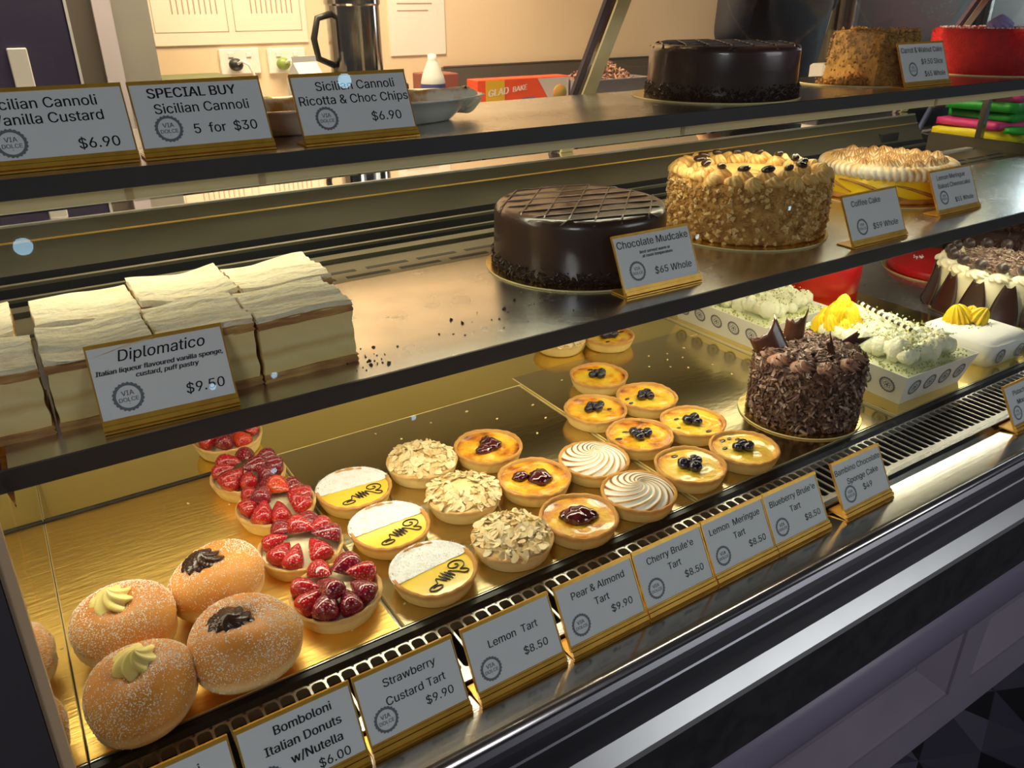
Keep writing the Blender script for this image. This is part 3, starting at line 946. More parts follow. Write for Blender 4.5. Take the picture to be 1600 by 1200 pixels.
# ------------------------------------------------------------------ gold boards on the deck
def board(label, x0, x1, y0, y1, z0, m, t=0.0022):
    o = thing('gold_board', label, 'cake board', ((x0 + x1) / 2, (y0 + y1) / 2, z0), 0, 'gold boards on the case deck')
    w, d = (x1 - x0) / 2, (y1 - y0) / 2
    MB().bevel_box(-w, w, -d, d, 0, t - 0.0006, 0.0004).build('card_core', 'board_edge', o)
    MB().box(-w + 0.001, w - 0.001, -d + 0.001, d - 0.001, t - 0.0006, t).build('foil_top', m, o)
    return o


board('gold foil board under the sugared donuts', -0.0536, 0.252, 0.619, 1.048, 0.0, 'gold_matte', 0.006)
lb_ = [o for o in COL.objects if o.get('label') == 'gold foil board under the sugared donuts'][0]
MB().bevel_box(-0.1526, 0.100, 0.2150, 0.2205, 0.0, 0.0095, 0.0008).build('rear_rim', 'black_metal', lb_)
board('gold foil board under the lemon, almond and cherry tarts', 0.257, 0.688, 0.619, 1.052, 0.0, 'bronze', 0.006)
board('gold foil board under the blueberry tarts and the chocolate cake', 0.697, 1.105, 0.620, 1.085, 0.0035, 'bronze', 0.0025)
board('bright gold tray under the pistachio tubs', 1.142, 1.62, 0.619, 1.19, 0.0, 'gold_mirror', 0.006)
board('long gold board along the back of the deck behind the tarts', -0.0536, 1.130, 1.056, 1.236, 0.0, 'gold_mirror', 0.0045)
board('gold board lying under the front board of the blueberry tarts', 0.694, 1.132, 0.619, 1.054, 0.0, 'gold_mirror', 0.0035)


# ------------------------------------------------------------------ tarts
def inst(me, name, parent, M=None, loc=None):
    o = bpy.data.objects.new(name, me)
    COL.objects.link(o)
    o.parent = parent
    if M is not None:
        o.matrix_local = M
    elif loc is not None:
        o.location = loc
    return o


def mesh_only(mb, name, m):
    o = mb.build(name, m)
    me = o.data
    bpy.data.objects.remove(o)
    return me


def shell_mesh(seed, m='pastry', R=0.051, H=0.029, fill=0.0235):   # built from the board up, base at 0.006
    rg = random.Random(seed)
    ph = [rg.uniform(0, 6.28) for _ in range(4)]
    mb = MB()
    prof = [(0.0, 0.006), (0.0425, 0.006), (0.0435, 0.0070), (0.0472, 0.0165), (0.0492, 0.0225), (0.0503, 0.0245), (R, 0.0270), (R - 0.0006, 0.0283),
            (R - 0.0022, H), (R - 0.0040, H - 0.0006), (R - 0.0052, H - 0.0026), (R - 0.0055, fill), (R - 0.006, fill - 0.004)]

    def mul(a, k, r, z):
        flute = 0.011 * abs(cos(15 * a)) if 2 <= k <= 4 else 0.0
        return 1 + flute + 0.007 * sin(3 * a + ph[0]) + 0.005 * sin(5 * a + ph[1]) + (0.004 * sin(23 * a + ph[2]) if k > 4 else 0)
    mb.lathe(prof, 120, mul=mul, zadd=lambda a, k, r, z: (0.0007 * sin(4 * a + ph[3]) + 0.0004 * sin(19 * a)) if k > 3 else 0, cap=False)
    return mesh_only(mb, 'pastry_shell', m)


SHELLS = [shell_mesh(s) for s in (1, 2, 3)]
SHELLS_PALE = [shell_mesh(s, 'pastry_pale') for s in (4, 5)]


def berry_mesh(seed, m):
    """half strawberry lying along +x, flat side down, tip at +x"""
    rg = random.Random(seed)
    mb = MB()
    L, Wd, Hh = 0.0355, 0.0158, 0.0180
    v, f = [], []
    n, K = 20, 14
    p1 = rg.uniform(-.12, .12)
    for k in range(K + 1):
        t = k / K
        w = (sin(pi * min(1, t * 1.02) ** 0.62)) ** 0.62 if 0 < t < 1 else 0.0
        w *= (1 - 0.30 * t)
        for i in range(n):
            a = 2 * pi * i / n
            y = cos(a) * Wd * w * (1 + p1 * sin(3 * t))
            z = sin(a) * Hh * w
            if z < 0: z *= 0.25
            v.append((-L / 2 + L * t, y, z))
    for k in range(K):
        for i in range(n):
            j = (i + 1) % n
            f.append((k * n + i, k * n + n + i, k * n + n + j, k * n + j))
    mb.add(v, f, True)
    return mesh_only(mb, 'strawberry_half', m)


BERRIES = [berry_mesh(1, 'strawberry'), berry_mesh(2, 'strawberry_light'), berry_mesh(3, 'strawberry_dark'), berry_mesh(4, 'strawberry')]


def strawberry_tart(x, y, seed, label, front_light=()):
    rg = random.Random(seed)
    t = thing('strawberry_tart', label, 'tart', (x, y, 0.0), rg.uniform(0, 6), 'strawberry custard tarts')
    inst(SHELLS_PALE[seed % 2], 'pastry_shell', t)
    mb = MB()
    disc_grid(mb, 0.0456, 0.0215, 8, 40, lambda r, a: 0.010 * max(0, 1 - (r / 0.034) ** 2) + 0.0006 * sin(5 * a) * r / 0.03)
    mb.build('custard_filling', 'custard', t)
    n = 8
    a0 = rg.uniform(0, 1)
    for i in range(n):
        a = a0 + 2 * pi * i / n + rg.uniform(-.12, .12)
        rr = 0.0300 + rg.uniform(-.0020, .0020)
        tilt = rg.uniform(0.30, 0.62)
        sc = rg.uniform(0.90, 1.12)
        M = (Matrix.Translation((rr * cos(a), rr * sin(a), 0.0315 + rg.uniform(0, .004))) @ Matrix.Rotation(a + pi + rg.uniform(-.35, .35), 4, 'Z')
             @ Matrix.Rotation(-tilt, 4, 'Y') @ Matrix.Rotation(rg.uniform(-.5, .5), 4, 'X') @ Matrix.Diagonal((sc, sc * rg.uniform(.95, 1.15), sc, 1)))
        inst(BERRIES[rg.choice((0, 0, 1, 2, 3, 2))], 'strawberry_half', t, M)
    for i in range(2 if seed % 2 else 1):
        a = rg.uniform(0, 6.28)
        M = (Matrix.Translation((0.014 * cos(a), 0.014 * sin(a), 0.0425)) @ Matrix.Rotation(a + pi + 1.2, 4, 'Z') @ Matrix.Rotation(-0.15, 4, 'Y'))
        inst(BERRIES[rg.choice((0, 1, 2))], 'strawberry_half', t, M)
    return t


strawberry_tart(0.208, 0.688, 11, 'strawberry custard tart at the front of its row next to the front rail')
strawberry_tart(0.204, 0.791, 12, 'strawberry custard tart second from the front rail in its row')
strawberry_tart(0.207, 0.894, 13, 'middle strawberry custard tart of the row of five')
strawberry_tart(0.198, 0.988, 14, 'strawberry custard tart fourth from the front, one before the back')
strawberry_tart(0.203, 1.112, 15, 'rearmost strawberry custard tart, half hidden under the middle shelf')


def scroll_points():
    """chocolate scroll: a loop, a zigzag and a second loop"""
    P = []
    for i in range(44):             # big open loop curling in to a dot
        t = i / 43
        a = -2.2 + t * 2 * pi * 1.5
        r = 0.0115 * (1 - t) ** 0.75 + 0.0012
        P.append((0.0225 + r * 1.05 * cos(a), -0.0095 + r * 0.78 * sin(a)))
    P = P[::-1]
    P = P[:-3] + [(0.0290, -0.0215), (0.0315, -0.0260), (0.0270, -0.0285), (0.0230, -0.0265), (0.0190, -0.0205)]
    for i in range(9):              # slanted zigzag
        k = 1 - abs(i - 4) / 9
        up = i % 2 == 0
        P.append((0.0125 - i * 0.0022 - (0.0035 if up else -0.0035), -0.0195 + (0.0135 if up else -0.0125) * k - i * 0.0003))
    for i in range(24):             # small flat loop
        t = i / 23
        a = 1.2 + t * 2 * pi * 1.25
        r = 0.0075 * (1 - 0.6 * t)
        P.append((-0.0150 + r * 1.5 * cos(a), -0.0300 + r * 0.68 * sin(a)))
    out = []
    for k in range(len(P) - 1):
        for u in (0.0, 0.33, 0.67):
            out.append((P[k][0] * (1 - u) + P[k + 1][0] * u, P[k][1] * (1 - u) + P[k + 1][1] * u))
    for _ in range(1):
        out = [out[0]] + [((out[k - 1][0] + 2 * out[k][0] + out[k + 1][0]) / 4, (out[k - 1][1] + 2 * out[k][1] + out[k + 1][1]) / 4) for k in range(1, len(out) - 1)] + [out[-1]]
    P = [(a, min(b, .001)) for a, b in out]
    return P


def lemon_tart_proto():
    t = thing('lemon_tart', '', 'tart', (0, 0, 0), 0, 'lemon tarts')
    inst(SHELLS[0], 'pastry_shell', t)
    mb = MB()
    disc_grid(mb, 0.0462, 0.0252, 6, 48, lambda r, a: 0.0006 * (1 - (r / 0.046) ** 2))
    mb.build('lemon_curd', 'lemon_curd', t)
    # sugar lies on the rear half, over curd and rim
    rg = random.Random(5)
    mb = MB()
    v, f = [], []
    nu, nv = 44, 20
    for i in range(nu + 1):
        a = pi * i / nu
        for j in range(nv + 1):
            s = j / nv
            r = 0.0512 * s
            xx = r * cos(a)
            yy = 0.002 + (r * sin(a)) * (0.0492 / 0.0512)
            rad = math.hypot(xx, yy)
            if rad < 0.0455: z = 0.0262
            elif rad < 0.0475: z = 0.0262 + (rad - 0.0455) / 0.002 * 0.0032
            elif rad < 0.0498: z = 0.0296
            else: z = 0.0296 - (rad - 0.0498) * 1.2
            v.append((xx, yy + 0.0004 * sin(xx * 300) * (1 - s * sin(a)), z + rg.uniform(0, 0.0005)))
    for i in range(nu):
        for j in range(nv):
            a0 = i * (nv + 1) + j
            f.append((a0, a0 + 1, a0 + nv + 2, a0 + nv + 1))
    mb.add(v, f, True)
    for _ in range(320):
        a = rg.uniform(0, pi)
        r = 0.0515 * rg.uniform(0, 1) ** 0.5
        mb.chunk((r * cos(a), 0.001 + r * sin(a) * .97, 0.0268 if r < .046 else 0.0298), rg.uniform(.0004, .0009), rg)
    mb.build('icing_sugar', 'icing_sugar', t)
    mb = MB()
    mb.tube([(px, py, 0.0264) for px, py in scroll_points()], 0.00078, 6)
    mb.build('chocolate_scroll', 'choc_line', t)
    return t


p = lemon_tart_proto()
p.location, p.rotation_euler = (0.318, 0.665, 0), (0, 0, 0.10)
p['label'] = 'lemon tart half dusted with icing sugar, nearest the front rail'
copy_thing(p, (0.311, 0.770, 0), 0.02, 'lemon tart half dusted with icing sugar, in the middle of its three')
copy_thing(p, (0.307, 0.874, 0), -0.08, 'lemon tart half dusted with icing sugar, rearmost of its three')


def almond_tart(x, y, seed, label, pear):
    rg = random.Random(seed)
    t = thing('almond_tart', label, 'tart', (x, y, 0), rg.uniform(0, 6), 'pear and almond tarts')
    inst(SHELLS_PALE[0], 'pastry_shell', t)
    dome = lambda r, a: 0.011 * (1 - (r / 0.050) ** 2) + 0.0012 * sin(7 * a + seed) * sin(r * 200)
    mb = MB()
    disc_grid(mb, 0.0490, 0.0265, 8, 40, dome)
    mb.build('almond_cream', 'almond_base', t)
    mb = MB()
    for _ in range(330):
        a = rg.uniform(0, 2 * pi)
        r = 0.0485 * rg.uniform(0.03, 1) ** 0.5
        if pear and r < 0.018 and rg.random() < .85: continue
        q = (r * cos(a), r * sin(a), 0.0275 + dome(r, a) + rg.uniform(0, .003))
        big = rg.random()
        L = rg.uniform(.010, .0165) if big > .5 else rg.uniform(.005, .009)
        mb.flake(q, (0.6 * cos(a) * r / .05, 0.6 * sin(a) * r / .05, 1), L, L * rg.uniform(.5, .72), .0006, rg, bend=rg.uniform(-.1, .25), lean=0.55 if big < .9 else 1.3, oval=True)
    tag(mb.build('flaked_almonds', 'almond', t), kind='stuff')
    if pear:
        mb = MB()
        disc_grid(mb, 0.020, 0.036, 5, 24, lambda r, a: 0.005 * (1 - (r / 0.02) ** 2))
        mb.build('pear_slice', 'pear', t)
    return t


almond_tart(0.427, 0.666, 21, 'flaked almond tart nearest the front rail, heaped with almonds', False)
almond_tart(0.424, 0.782, 22, 'flaked almond tart with a bare patch of pear in its centre', True)
almond_tart(0.416, 0.888, 23, 'flaked almond tart at the back of its three, beside a cherry tart', False)
almond_tart(0.848, 1.148, 24, 'lone flaked almond tart at the back, under the middle shelf edge', False)


def brulee_top(parent, seed, burn, R=0.0460, z=0.0238, cen=0.0, name='burnt_custard'):
    rg = random.Random(seed)
    ph = [rg.uniform(0, 6.28) for _ in range(5)]
    mb = MB()

    def tone(r, a):
        edge = max(0, (r / R - 0.78) / 0.22)
        s = burn + 0.42 * edge ** 2 * (0.5 + 0.5 * sin(2 * a + ph[0])) + cen * max(0, 1 - r / (R * .85))
        return s + 0.12 * sin(3 * a + ph[1]) * (r / R)
    disc_grid(mb, R, z, 14, 64, lambda r, a: 0.0012 * sin(r * 160 + ph[2]) * sin(3 * a + ph[3]) + 0.0015 * (r / R) ** 6 - .0006, tone)
    return mb.build(name, 'brulee', parent)


def cherry_tart(x, y, seed, label, lobes):
    rg = random.Random(seed)
    t = thing('cherry_brulee_tart', label, 'tart', (x, y, 0), 0, 'cherry brulee tarts')
    inst(SHELLS[seed % 3], 'pastry_shell', t)
    brulee_top(t, seed, 0.36, cen=0.22)
    mb = MB()
    ph = [rg.uniform(0, 6) for _ in range(6)]
    for (cx, cy, r, sx, sy, sz) in lobes:
        mb.ball((cx * 1.15, cy * 1.15, 0.0255), r * 1.18, 24, (sx, sy, sz), wob=lambda q: 1 + .10 * sin(5 * q.x + ph[0]) * sin(4 * q.y + ph[1]) + .07 * sin(9 * q.z + 7 * q.x + ph[2]))
    mb.build('cherry_compote', 'cherry', t)
    return t


cherry_tart(0.521, 0.656, 31, 'cherry brulee tart nearest the front rail with one round blob of cherry', [(0, 0.001, .0165, 1.0, .95, .55), (0.012, -0.004, .009, 1, 1, .6), (-.010, .008, .009, 1, 1, .6)])
cherry_tart(0.525, 0.762, 32, 'cherry brulee tart with two split lumps of cherry, middle of its three', [(0.006, -0.003, .0135, 1, 1, .6), (-.012, .012, .0095, 1.1, .8, .6), (0.012, .004, .009, 1, 1, .6)])
cherry_tart(0.516, 0.870, 33, 'cherry brulee tart at the back of its three beside the flaked almond tart', [(0.006, 0.002, .0125, 1, 1, .62), (-.008, -.004, .010, 1.1, .9, .6), (0.004, .010, .009, 1, 1, .9)])


def blueberry_tart(x, y, seed, label, burn, berries, back=False):
    rg = random.Random(seed)
    t = thing('blueberry_brulee_tart', label, 'tart', (x, y, 0), rg.uniform(-.3, .3), 'blueberry brulee tarts')
    inst(SHELLS[seed % 3], 'pastry_shell', t)
    brulee_top(t, seed, burn)
    for (bx, by, r) in berries:
        bx, by, r = bx * 1.22, by * 1.22, r * 1.22
        mb = MB()
        w0 = rg.uniform(0, 6)
        mb.ball((0, 0, 0), r, 16, (1, 1, .82), wob=lambda q: (1 - .22 * max(0, q.z - .80) / .2) * (1 + .05 * sin(6 * q.x + w0) * sin(5 * q.y)))
        mb.lathe([(r * .30, r * .62), (r * .42, r * .78), (r * .30, r * .80), (r * .18, r * .60)], 10, cap=False, mul=lambda a, k, rr, z: 1 + .25 * cos(5 * a))
        o = mb.build('blueberry', 'blackberry', t, (bx, by, 0.0250 + r * .45))
        o.rotation_euler = (rg.uniform(-.5, .5), rg.uniform(-.5, .5), rg.uniform(0, 6))
    for _ in range(rg.randint(2, 4)):       # sunken juice spots
        a, r = rg.uniform(0, 6.28), rg.uniform(.022, .038)
        mb = MB()
        mb.ball((r * cos(a), r * sin(a), .0238), rg.uniform(.003, .0055), 10, (1.4, .8, .22))
        mb.build('juice_spot', 'blackberry', t)
    return t


B3 = [(-.006, .004, .0070), (.006, .005, .0068), (.001, -.006, .0072)]
B4 = [(-.009, .003, .0062), (.001, -.004, .0070), (.007, .004, .0066), (-.001, .007, .006)]
B5 = [(-.010, .001, .0062), (-.003, .007, .0064), (.003, -.002, .0068), (.010, .005, .0062), (.001, .001, .0060)]
blueberry_tart(0.727, 0.668, 41, 'pale blueberry brulee tart at the front of its row, three berries and a purple stain', .14, [(-.007, .004, .0078), (.008, .001, .0080), (.000, -.008, .0080), (-.001, .002, .007)])
blueberry_tart(0.827, 0.660, 42, 'pale blueberry brulee tart beside the shaved chocolate cake, at the right front', .12, [(-.008, .004, .0070), (.001, -.004, .0070), (.004, .006, .0066), (.008, -.001, .006)])
blueberry_tart(0.726, 0.774, 43, 'deep orange blueberry brulee tart second from the rail behind a meringue tart', .40, [(-.006, .004, .0072), (-.004, -.006, .0070), (.009, -.001, .0066), (.001, .002, .006)])
blueberry_tart(0.822, 0.760, 44, 'yellow blueberry brulee tart second from the rail on the right hand row', .18, B3)
blueberry_tart(0.722, 0.877, 45, 'orange blueberry brulee tart third from the rail on the left hand row', .34, B5)
blueberry_tart(0.821, 0.866, 46, 'yellow blueberry brulee tart third from the rail on the right hand row', .22, B4)
blueberry_tart(0.806, 0.974, 47, 'browned blueberry brulee tart alone in the fourth row back', .30, B4)
t_ = blueberry_tart(0.938, 1.110, 48, 'brulee tart with a ruffled dark red berry cluster, at the back under the shelf', .36, [(-.008, .0, .008), (.004, .007, .0085), (.006, -.006, .008), (-.002, .009, .007), (.012, .002, .007), (0, 0, .009)])


def meringue_tart(x, y, seed, label, arms, rz):
    t = thing('meringue_tart', label, 'tart', (x, y, 0), rz, 'lemon meringue tarts')
    inst(SHELLS[seed % 3], 'pastry_shell', t)
    mb = MB()
    R = 0.0468

    def phase(r, a):
        return arms * (a + 2.9 * (r / R) ** 0.8) + 1.2 * sin(2 * a + seed)

    def zf(r, a):
        w = min(1, r / 0.006)
        s = 0.5 + 0.5 * cos(phase(r, a))
        return 0.0115 * (1 - (r / R) ** 2) ** 0.8 + 0.0030 * w * (s ** 0.6) * (1 - (r / R) ** 8) + 0.004 * max(0, 1 - r / .007)

    def tone(r, a):
        s = 0.5 + 0.5 * cos(phase(r, a))
        return max(0, s - 0.50) / 0.50 * (1.00 + 0.25 * sin(a * 1.0 + seed)) + 0.10 * (r / R) ** 6
    disc_grid(mb, R, 0.0262, 34, 180, zf, tone)
    mb.build('meringue_swirl', 'meringue', t)
    return t


meringue_tart(0.622, 0.657, 51, 'torched meringue swirl tart nearest the front rail', 12, 0.4)
meringue_tart(0.623, 0.755, 52, 'torched meringue swirl tart behind the other one, paler ridges', 13, 1.5)

# loose crumbs and almond flakes on the boards
rg_ = random.Random(7)
mb = MB()
for _ in range(90):
    mb.flake((rg_.uniform(-.05, 1.1), rg_.choice((rg_.uniform(.63, 1.04), rg_.uniform(.64, 1.04))), 0.0062), (0, 0, 1), rg_.uniform(.003, .006), rg_.uniform(.002, .004), .0006, rg_, bend=.05, lean=.1, oval=True)
tag(mb.build('pastry_crumbs', 'almond'), 'pale crumbs and almond flakes fallen on the gold boards', 'crumbs', kind='stuff')


# ------------------------------------------------------------------ donuts
def donut(x, y, seed, label, topping, rx, ry, h, rz, bare=0.0, off=(0, 0)):
    rg = random.Random(seed)
    ph = [rg.uniform(0, 6.28) for _ in range(6)]
    t = thing('sugared_donut', label, 'donut', (x, y, 0.0060), rz, 'filled sugared donuts')
    prof = []
    for k in range(25):
        u = -pi / 2 + pi * k / 24
        c, s = cos(u), sin(u)
        r = abs(c) ** 0.72
        r *= 1 - 0.05 * math.exp(-((s + 0.12) / .13) ** 2)
        z = 0.5 + 0.5 * math.copysign(abs(s) ** 0.92, s)
        prof.append((max(r, 1e-4), z))
    mul = lambda a, k, r, z: 1 + .035 * sin(2 * a + ph[0]) + .022 * sin(3 * a + ph[1]) + .012 * sin(5 * a + 4 * z + ph[2])
    dz = lambda a, r, z: h * (1 + .05 * sin(a + ph[3]) * r + .03 * sin(2 * a + ph[4])) * z - .10 * h * math.exp(-(r / .28) ** 2) * (1 if z > .5 else 0)
    mb = MB()
    v, f, n = [], [], 64
    for k, (r, z) in enumerate(prof):
        for i in range(n):
            a = 2 * pi * i / n
            m_ = mul(a, k, r, z)
            v.append((rx * r * m_ * cos(a), ry * r * m_ * sin(a), dz(a, r, z)))
    for k in range(24):
        for i in range(n):
            j = (i + 1) % n
            f.append((k * n + i, k * n + j, k * n + n + j, k * n + n + i))
    mb.add(v, f, True)
    mb.build('fried_dough', 'dough', t)
    sg = MB()
    for _ in range(7000):
        k = rg.randint(9, 24)
        i = rg.randint(0, n - 1)
        k2, i2 = max(k - 1, 0), (i + 1) % n
        s_, w_ = rg.random(), rg.random()
        p = [(1 - w_) * ((1 - s_) * v[k * n + i][c] + s_ * v[k * n + i2][c]) + w_ * ((1 - s_) * v[k2 * n + i][c] + s_ * v[k2 * n + i2][c]) for c in range(3)]
        if k < 13 and rg.random() < .6: continue
        if sin(p[0] * 60 + ph[2]) * sin(p[1] * 70 + ph[3]) < -0.15 + bare and rg.random() < .70: continue
        sg.chunk(p, rg.uniform(.00035, .00095), rg)
    tag(sg.build('sugar_coating', 'sugar', t), kind='stuff')
    zt = h * 0.90
    mb = MB()
    if topping == 'yellow':
        rosette_bm(mb, (0, 0, 0), .0225, .024, 7, 1.6, rings=14, depth=.22)
        o = mb.build('piped_cream', 'yellow_cream', t, (off[0], off[1], zt - .004))
    else:
        rosette_bm(mb, (0, 0, 0), .0225, .021, 8, 2.4, rings=14, depth=.26)
        mb.ball((-.014, -.006, .003), .0095, 16, (1.3, 1, .6), wob=lambda q: 1 + .12 * sin(9 * q.x + 4 * q.y))
        o = mb.build('piped_cream', 'choc_cream', t, (off[0], off[1], zt - .005))
    o.rotation_euler = (rg.uniform(-.15, .15), rg.uniform(-.15, .15), rg.uniform(0, 6))
    return t


donut(0.002, 0.745, 61, 'sugared donut topped with pale yellow cream, back left of the four', 'yellow', .0495, .0520, .070, 0.3, off=(-.004, .002), bare=.0)
donut(0.001, 0.640, 62, 'sugared donut topped with pale yellow cream, front left by the rail', 'yellow', .0515, .0495, .070, 0.1, off=(.002, .004))
donut(0.101, 0.763, 63, 'sugared donut topped with dark chocolate cream, back right of the four', 'choc', .0530, .0500, .066, 0.9, bare=.35, off=(-.004, .010))
donut(0.099, 0.649, 64, 'sugared donut topped with dark chocolate cream, front right of the four', 'choc', .0545, .0530, .072, 0.5, off=(-.010, .004))


# ------------------------------------------------------------------ custard slices on the middle shelf
def custard_slice(x0, x1, y0, y1, h, seed, label):
    rg = random.Random(seed)
    cx, cy = (x0 + x1) / 2, (y0 + y1) / 2
    w, d = (x1 - x0) / 2, (y1 - y0) / 2
    t = thing('custard_slice', label, 'cake slice', (cx, cy, 0.24), rg.uniform(-.015, .015), 'diplomatico custard slices')
    ph = [rg.uniform(0, 6) for _ in range(6)]

    def slab(z0, z1, nx, ny, top_wave, side_wave, mname, nm, over=0.0, nz=4):
        mb = MB()
        W, D = w + over, d + over

        def P(u, v_, q):
            x, y = (u * 2 - 1) * W, (v_ * 2 - 1) * D
            edge = max(abs(u * 2 - 1), abs(v_ * 2 - 1)) ** 8
            wob = 1 + side_wave * (sin(q * 9 + ph[0] + 3 * u) + sin(17 * u + 11 * v_ + q * 14 + ph[1])) * edge
            z = z0 + (z1 - z0) * q
            z += top_wave * (sin(5 * u + ph[2]) * .6 + sin(9 * v_ + 3 * u + ph[3]) * .5 + .35 * sin(31 * v_ + 6 * u + ph[4]) + .4 * ((u - .5) ** 2 * 4)) * (q if nm != 'base' else q)
            return (x * wob, y * wob, z)
        def grid(fn, na, nb, flip):
            v = [fn(i / na, j / nb) for j in range(nb + 1) for i in range(na + 1)]
            f = []
            for j in range(nb):
                for i in range(na):
                    a = j * (na + 1) + i
                    q = (a, a + 1, a + na + 2, a + na + 1)
                    f.append(q[::-1] if flip else q)
            mb.add(v, f, True)
        grid(lambda a, b: P(a, b, 1), nx, ny, False)
        grid(lambda a, b: P(a, b, 0), nx, ny, True)
        grid(lambda a, b: P(a, 0, b), nx, nz, False)
        grid(lambda a, b: P(a, 1, b), nx, nz, True)
        grid(lambda a, b: P(0, a, b), ny, nz, True)
        grid(lambda a, b: P(1, a, b), ny, nz, False)
        return mb.build(nm, mname, t)
    slab(0.0, 0.009, 16, 16, .0008, .012, 'puff_brown', 'pastry_base', over=.0015)
    slab(0.0085, h - .013, 18, 18, .001, .010, 'sponge', 'custard_layer', nz=14)
    slab(h - .0135, h - .005, 24, 24, .002, .012, 'puff_brown', 'pastry_lid', over=.001)
    slab(h - .0055, h, 36, 36, .0036, .012, 'puff', 'sugared_crust', over=.0005)
    return t


# columns from the left; front row then back row
custard_slice(-0.118, -0.010, 0.806, 0.902, .074, 71, 'custard slice in the front row cut off by the left edge')
custard_slice(-0.118, -0.022, 0.908, 1.010, .072, 72, 'custard slice in the back row cut off by the left edge')
custard_slice(-0.003, 0.094, 0.806, 0.902, .074, 73, 'second custard slice from the left in the front row behind the price ticket')
custard_slice(-0.001, 0.099, 0.907, 1.008, .074, 74, 'second custard slice from the left in the back row')
custard_slice(0.099, 0.192, 0.806, 0.903, .076, 75, 'third custard slice from the left in the front row')
custard_slice(0.103, 0.205, 0.908, 1.012, .078, 76, 'third custard slice from the left in the back row, with a raised crust')
custard_slice(0.197, 0.303, 0.806, 0.902, .075, 77, 'rightmost custard slice in the front row, its cut side open')
custard_slice(0.211, 0.318, 0.907, 1.006, .076, 78, 'rightmost custard slice in the back row')

rg_ = random.Random(9)
mb = MB()
for _ in range(46):
    a = rg_.random()
    cx, cy = (0.315 + rg_.gauss(0, .012), 0.80 + rg_.gauss(0, .02)) if a < .4 else (0.50 + rg_.gauss(0, .06), 0.83 + rg_.gauss(0, .022))
    mb.chunk((cx, max(cy, .775), .2405), rg_.uniform(.0008, .0019) if rg_.random() < .9 else .0032, rg_)
tag(mb.build('chocolate_crumbs', 'sprinkle'), 'dark crumbs scattered on the middle steel shelf', 'crumbs', kind='stuff')


# ------------------------------------------------------------------ round cakes
def round_board(x, y, z, r, label, m='gold'):
    t = thing('round_cake_board', label, 'cake board', (x, y, z), 0, 'round gold cake boards')
    MB().lathe([(0, 0), (r - .0006, 0), (r, .0006), (r, .0020), (r - .0006, .0026)], 96, smooth=False, cap=False).build('card_core', 'board_edge', t)
    mb = MB()
    disc_grid(mb, r - .0004, .0028, 3, 96, lambda a, b: 0)
    mb.build('foil_top', m, t)
    return t


def mudcake(x, y, z, r, h, rz, label):
    t = thing('chocolate_mudcake', label, 'cake', (x, y, z), rz, 'chocolate mudcakes')
    prof = [(0.0, 0.0), (r, 0.0), (r, .01), (r - .0005, h * .5), (r - .001, h - .012), (r - .0022, h - .006), (r - .0055, h - .0022), (r - .010, h - .0004), (r - .02, h)]
    mb = MB()
    mb.lathe(prof, 128, mul=lambda a, k, rr, zz: 1 + .004 * sin(3 * a + zz * 30) + .003 * sin(7 * a - zz * 50), cap=False)
    disc_grid(mb, r - .02, h, 6, 128, lambda rr, a: .0008 * sin(a * 2 + rr * 50) * (rr < r - .025))
    mb.build('ganache', 'ganache', t)
    mb = MB()
    for ang in (0.0, 1.05):
        ca, sa = cos(ang), sin(ang)
        k = -r + .026
        while k < r - .012:
            half = math.sqrt(max((r - .002) ** 2 - k * k, 0))
            pts = []
            for i in range(15):
                s = -half + 2 * half * i / 14
                edge = max(0, (math.hypot(k, s) - (r - .010)) / .008)
                pts.append((ca * s - sa * k, sa * s + ca * k, h + .0006 - .0065 * edge ** 2))
            mb.tube(pts, .0016, 8)
            k += .037
    mb.build('piped_lines', 'ganache', t)
    rg = random.Random(int(x * 1000))
    mb = MB()
    for _ in range(1500):
        a = rg.uniform(0, 2 * pi)
        zz = .001 + abs(rg.gauss(0, .011))
        if zz > .024: continue
        rr = r + .0006 + rg.uniform(0, .0022)
        q = Vector((rr * cos(a), rr * sin(a), zz))
        dv = Vector((rg.uniform(-1, 1), rg.uniform(-1, 1), rg.uniform(-1, 1))).normalized() * .0028
        mb.tube([q - dv, q + dv], .0009, 5, smooth=False)
    tag(mb.build('chocolate_sprinkles', 'sprinkle', t), kind='stuff')
    return t


round_board(0.750, 0.972, 0.2401, 0.1465, 'round gold board under the mudcake on the middle shelf')
mudcake(0.757, 0.980, 0.2429, 0.1355, .0925, -0.25, 'dark chocolate mudcake with a crossed line top on the middle shelf')
round_board(1.142, 1.088, 0.4601, 0.150, 'round board under the mudcake on the top shelf')
mudcake(1.160, 1.092, 0.4629, 0.1340, .0850, -0.15, 'dark chocolate mudcake with a crossed line top on the top shelf')


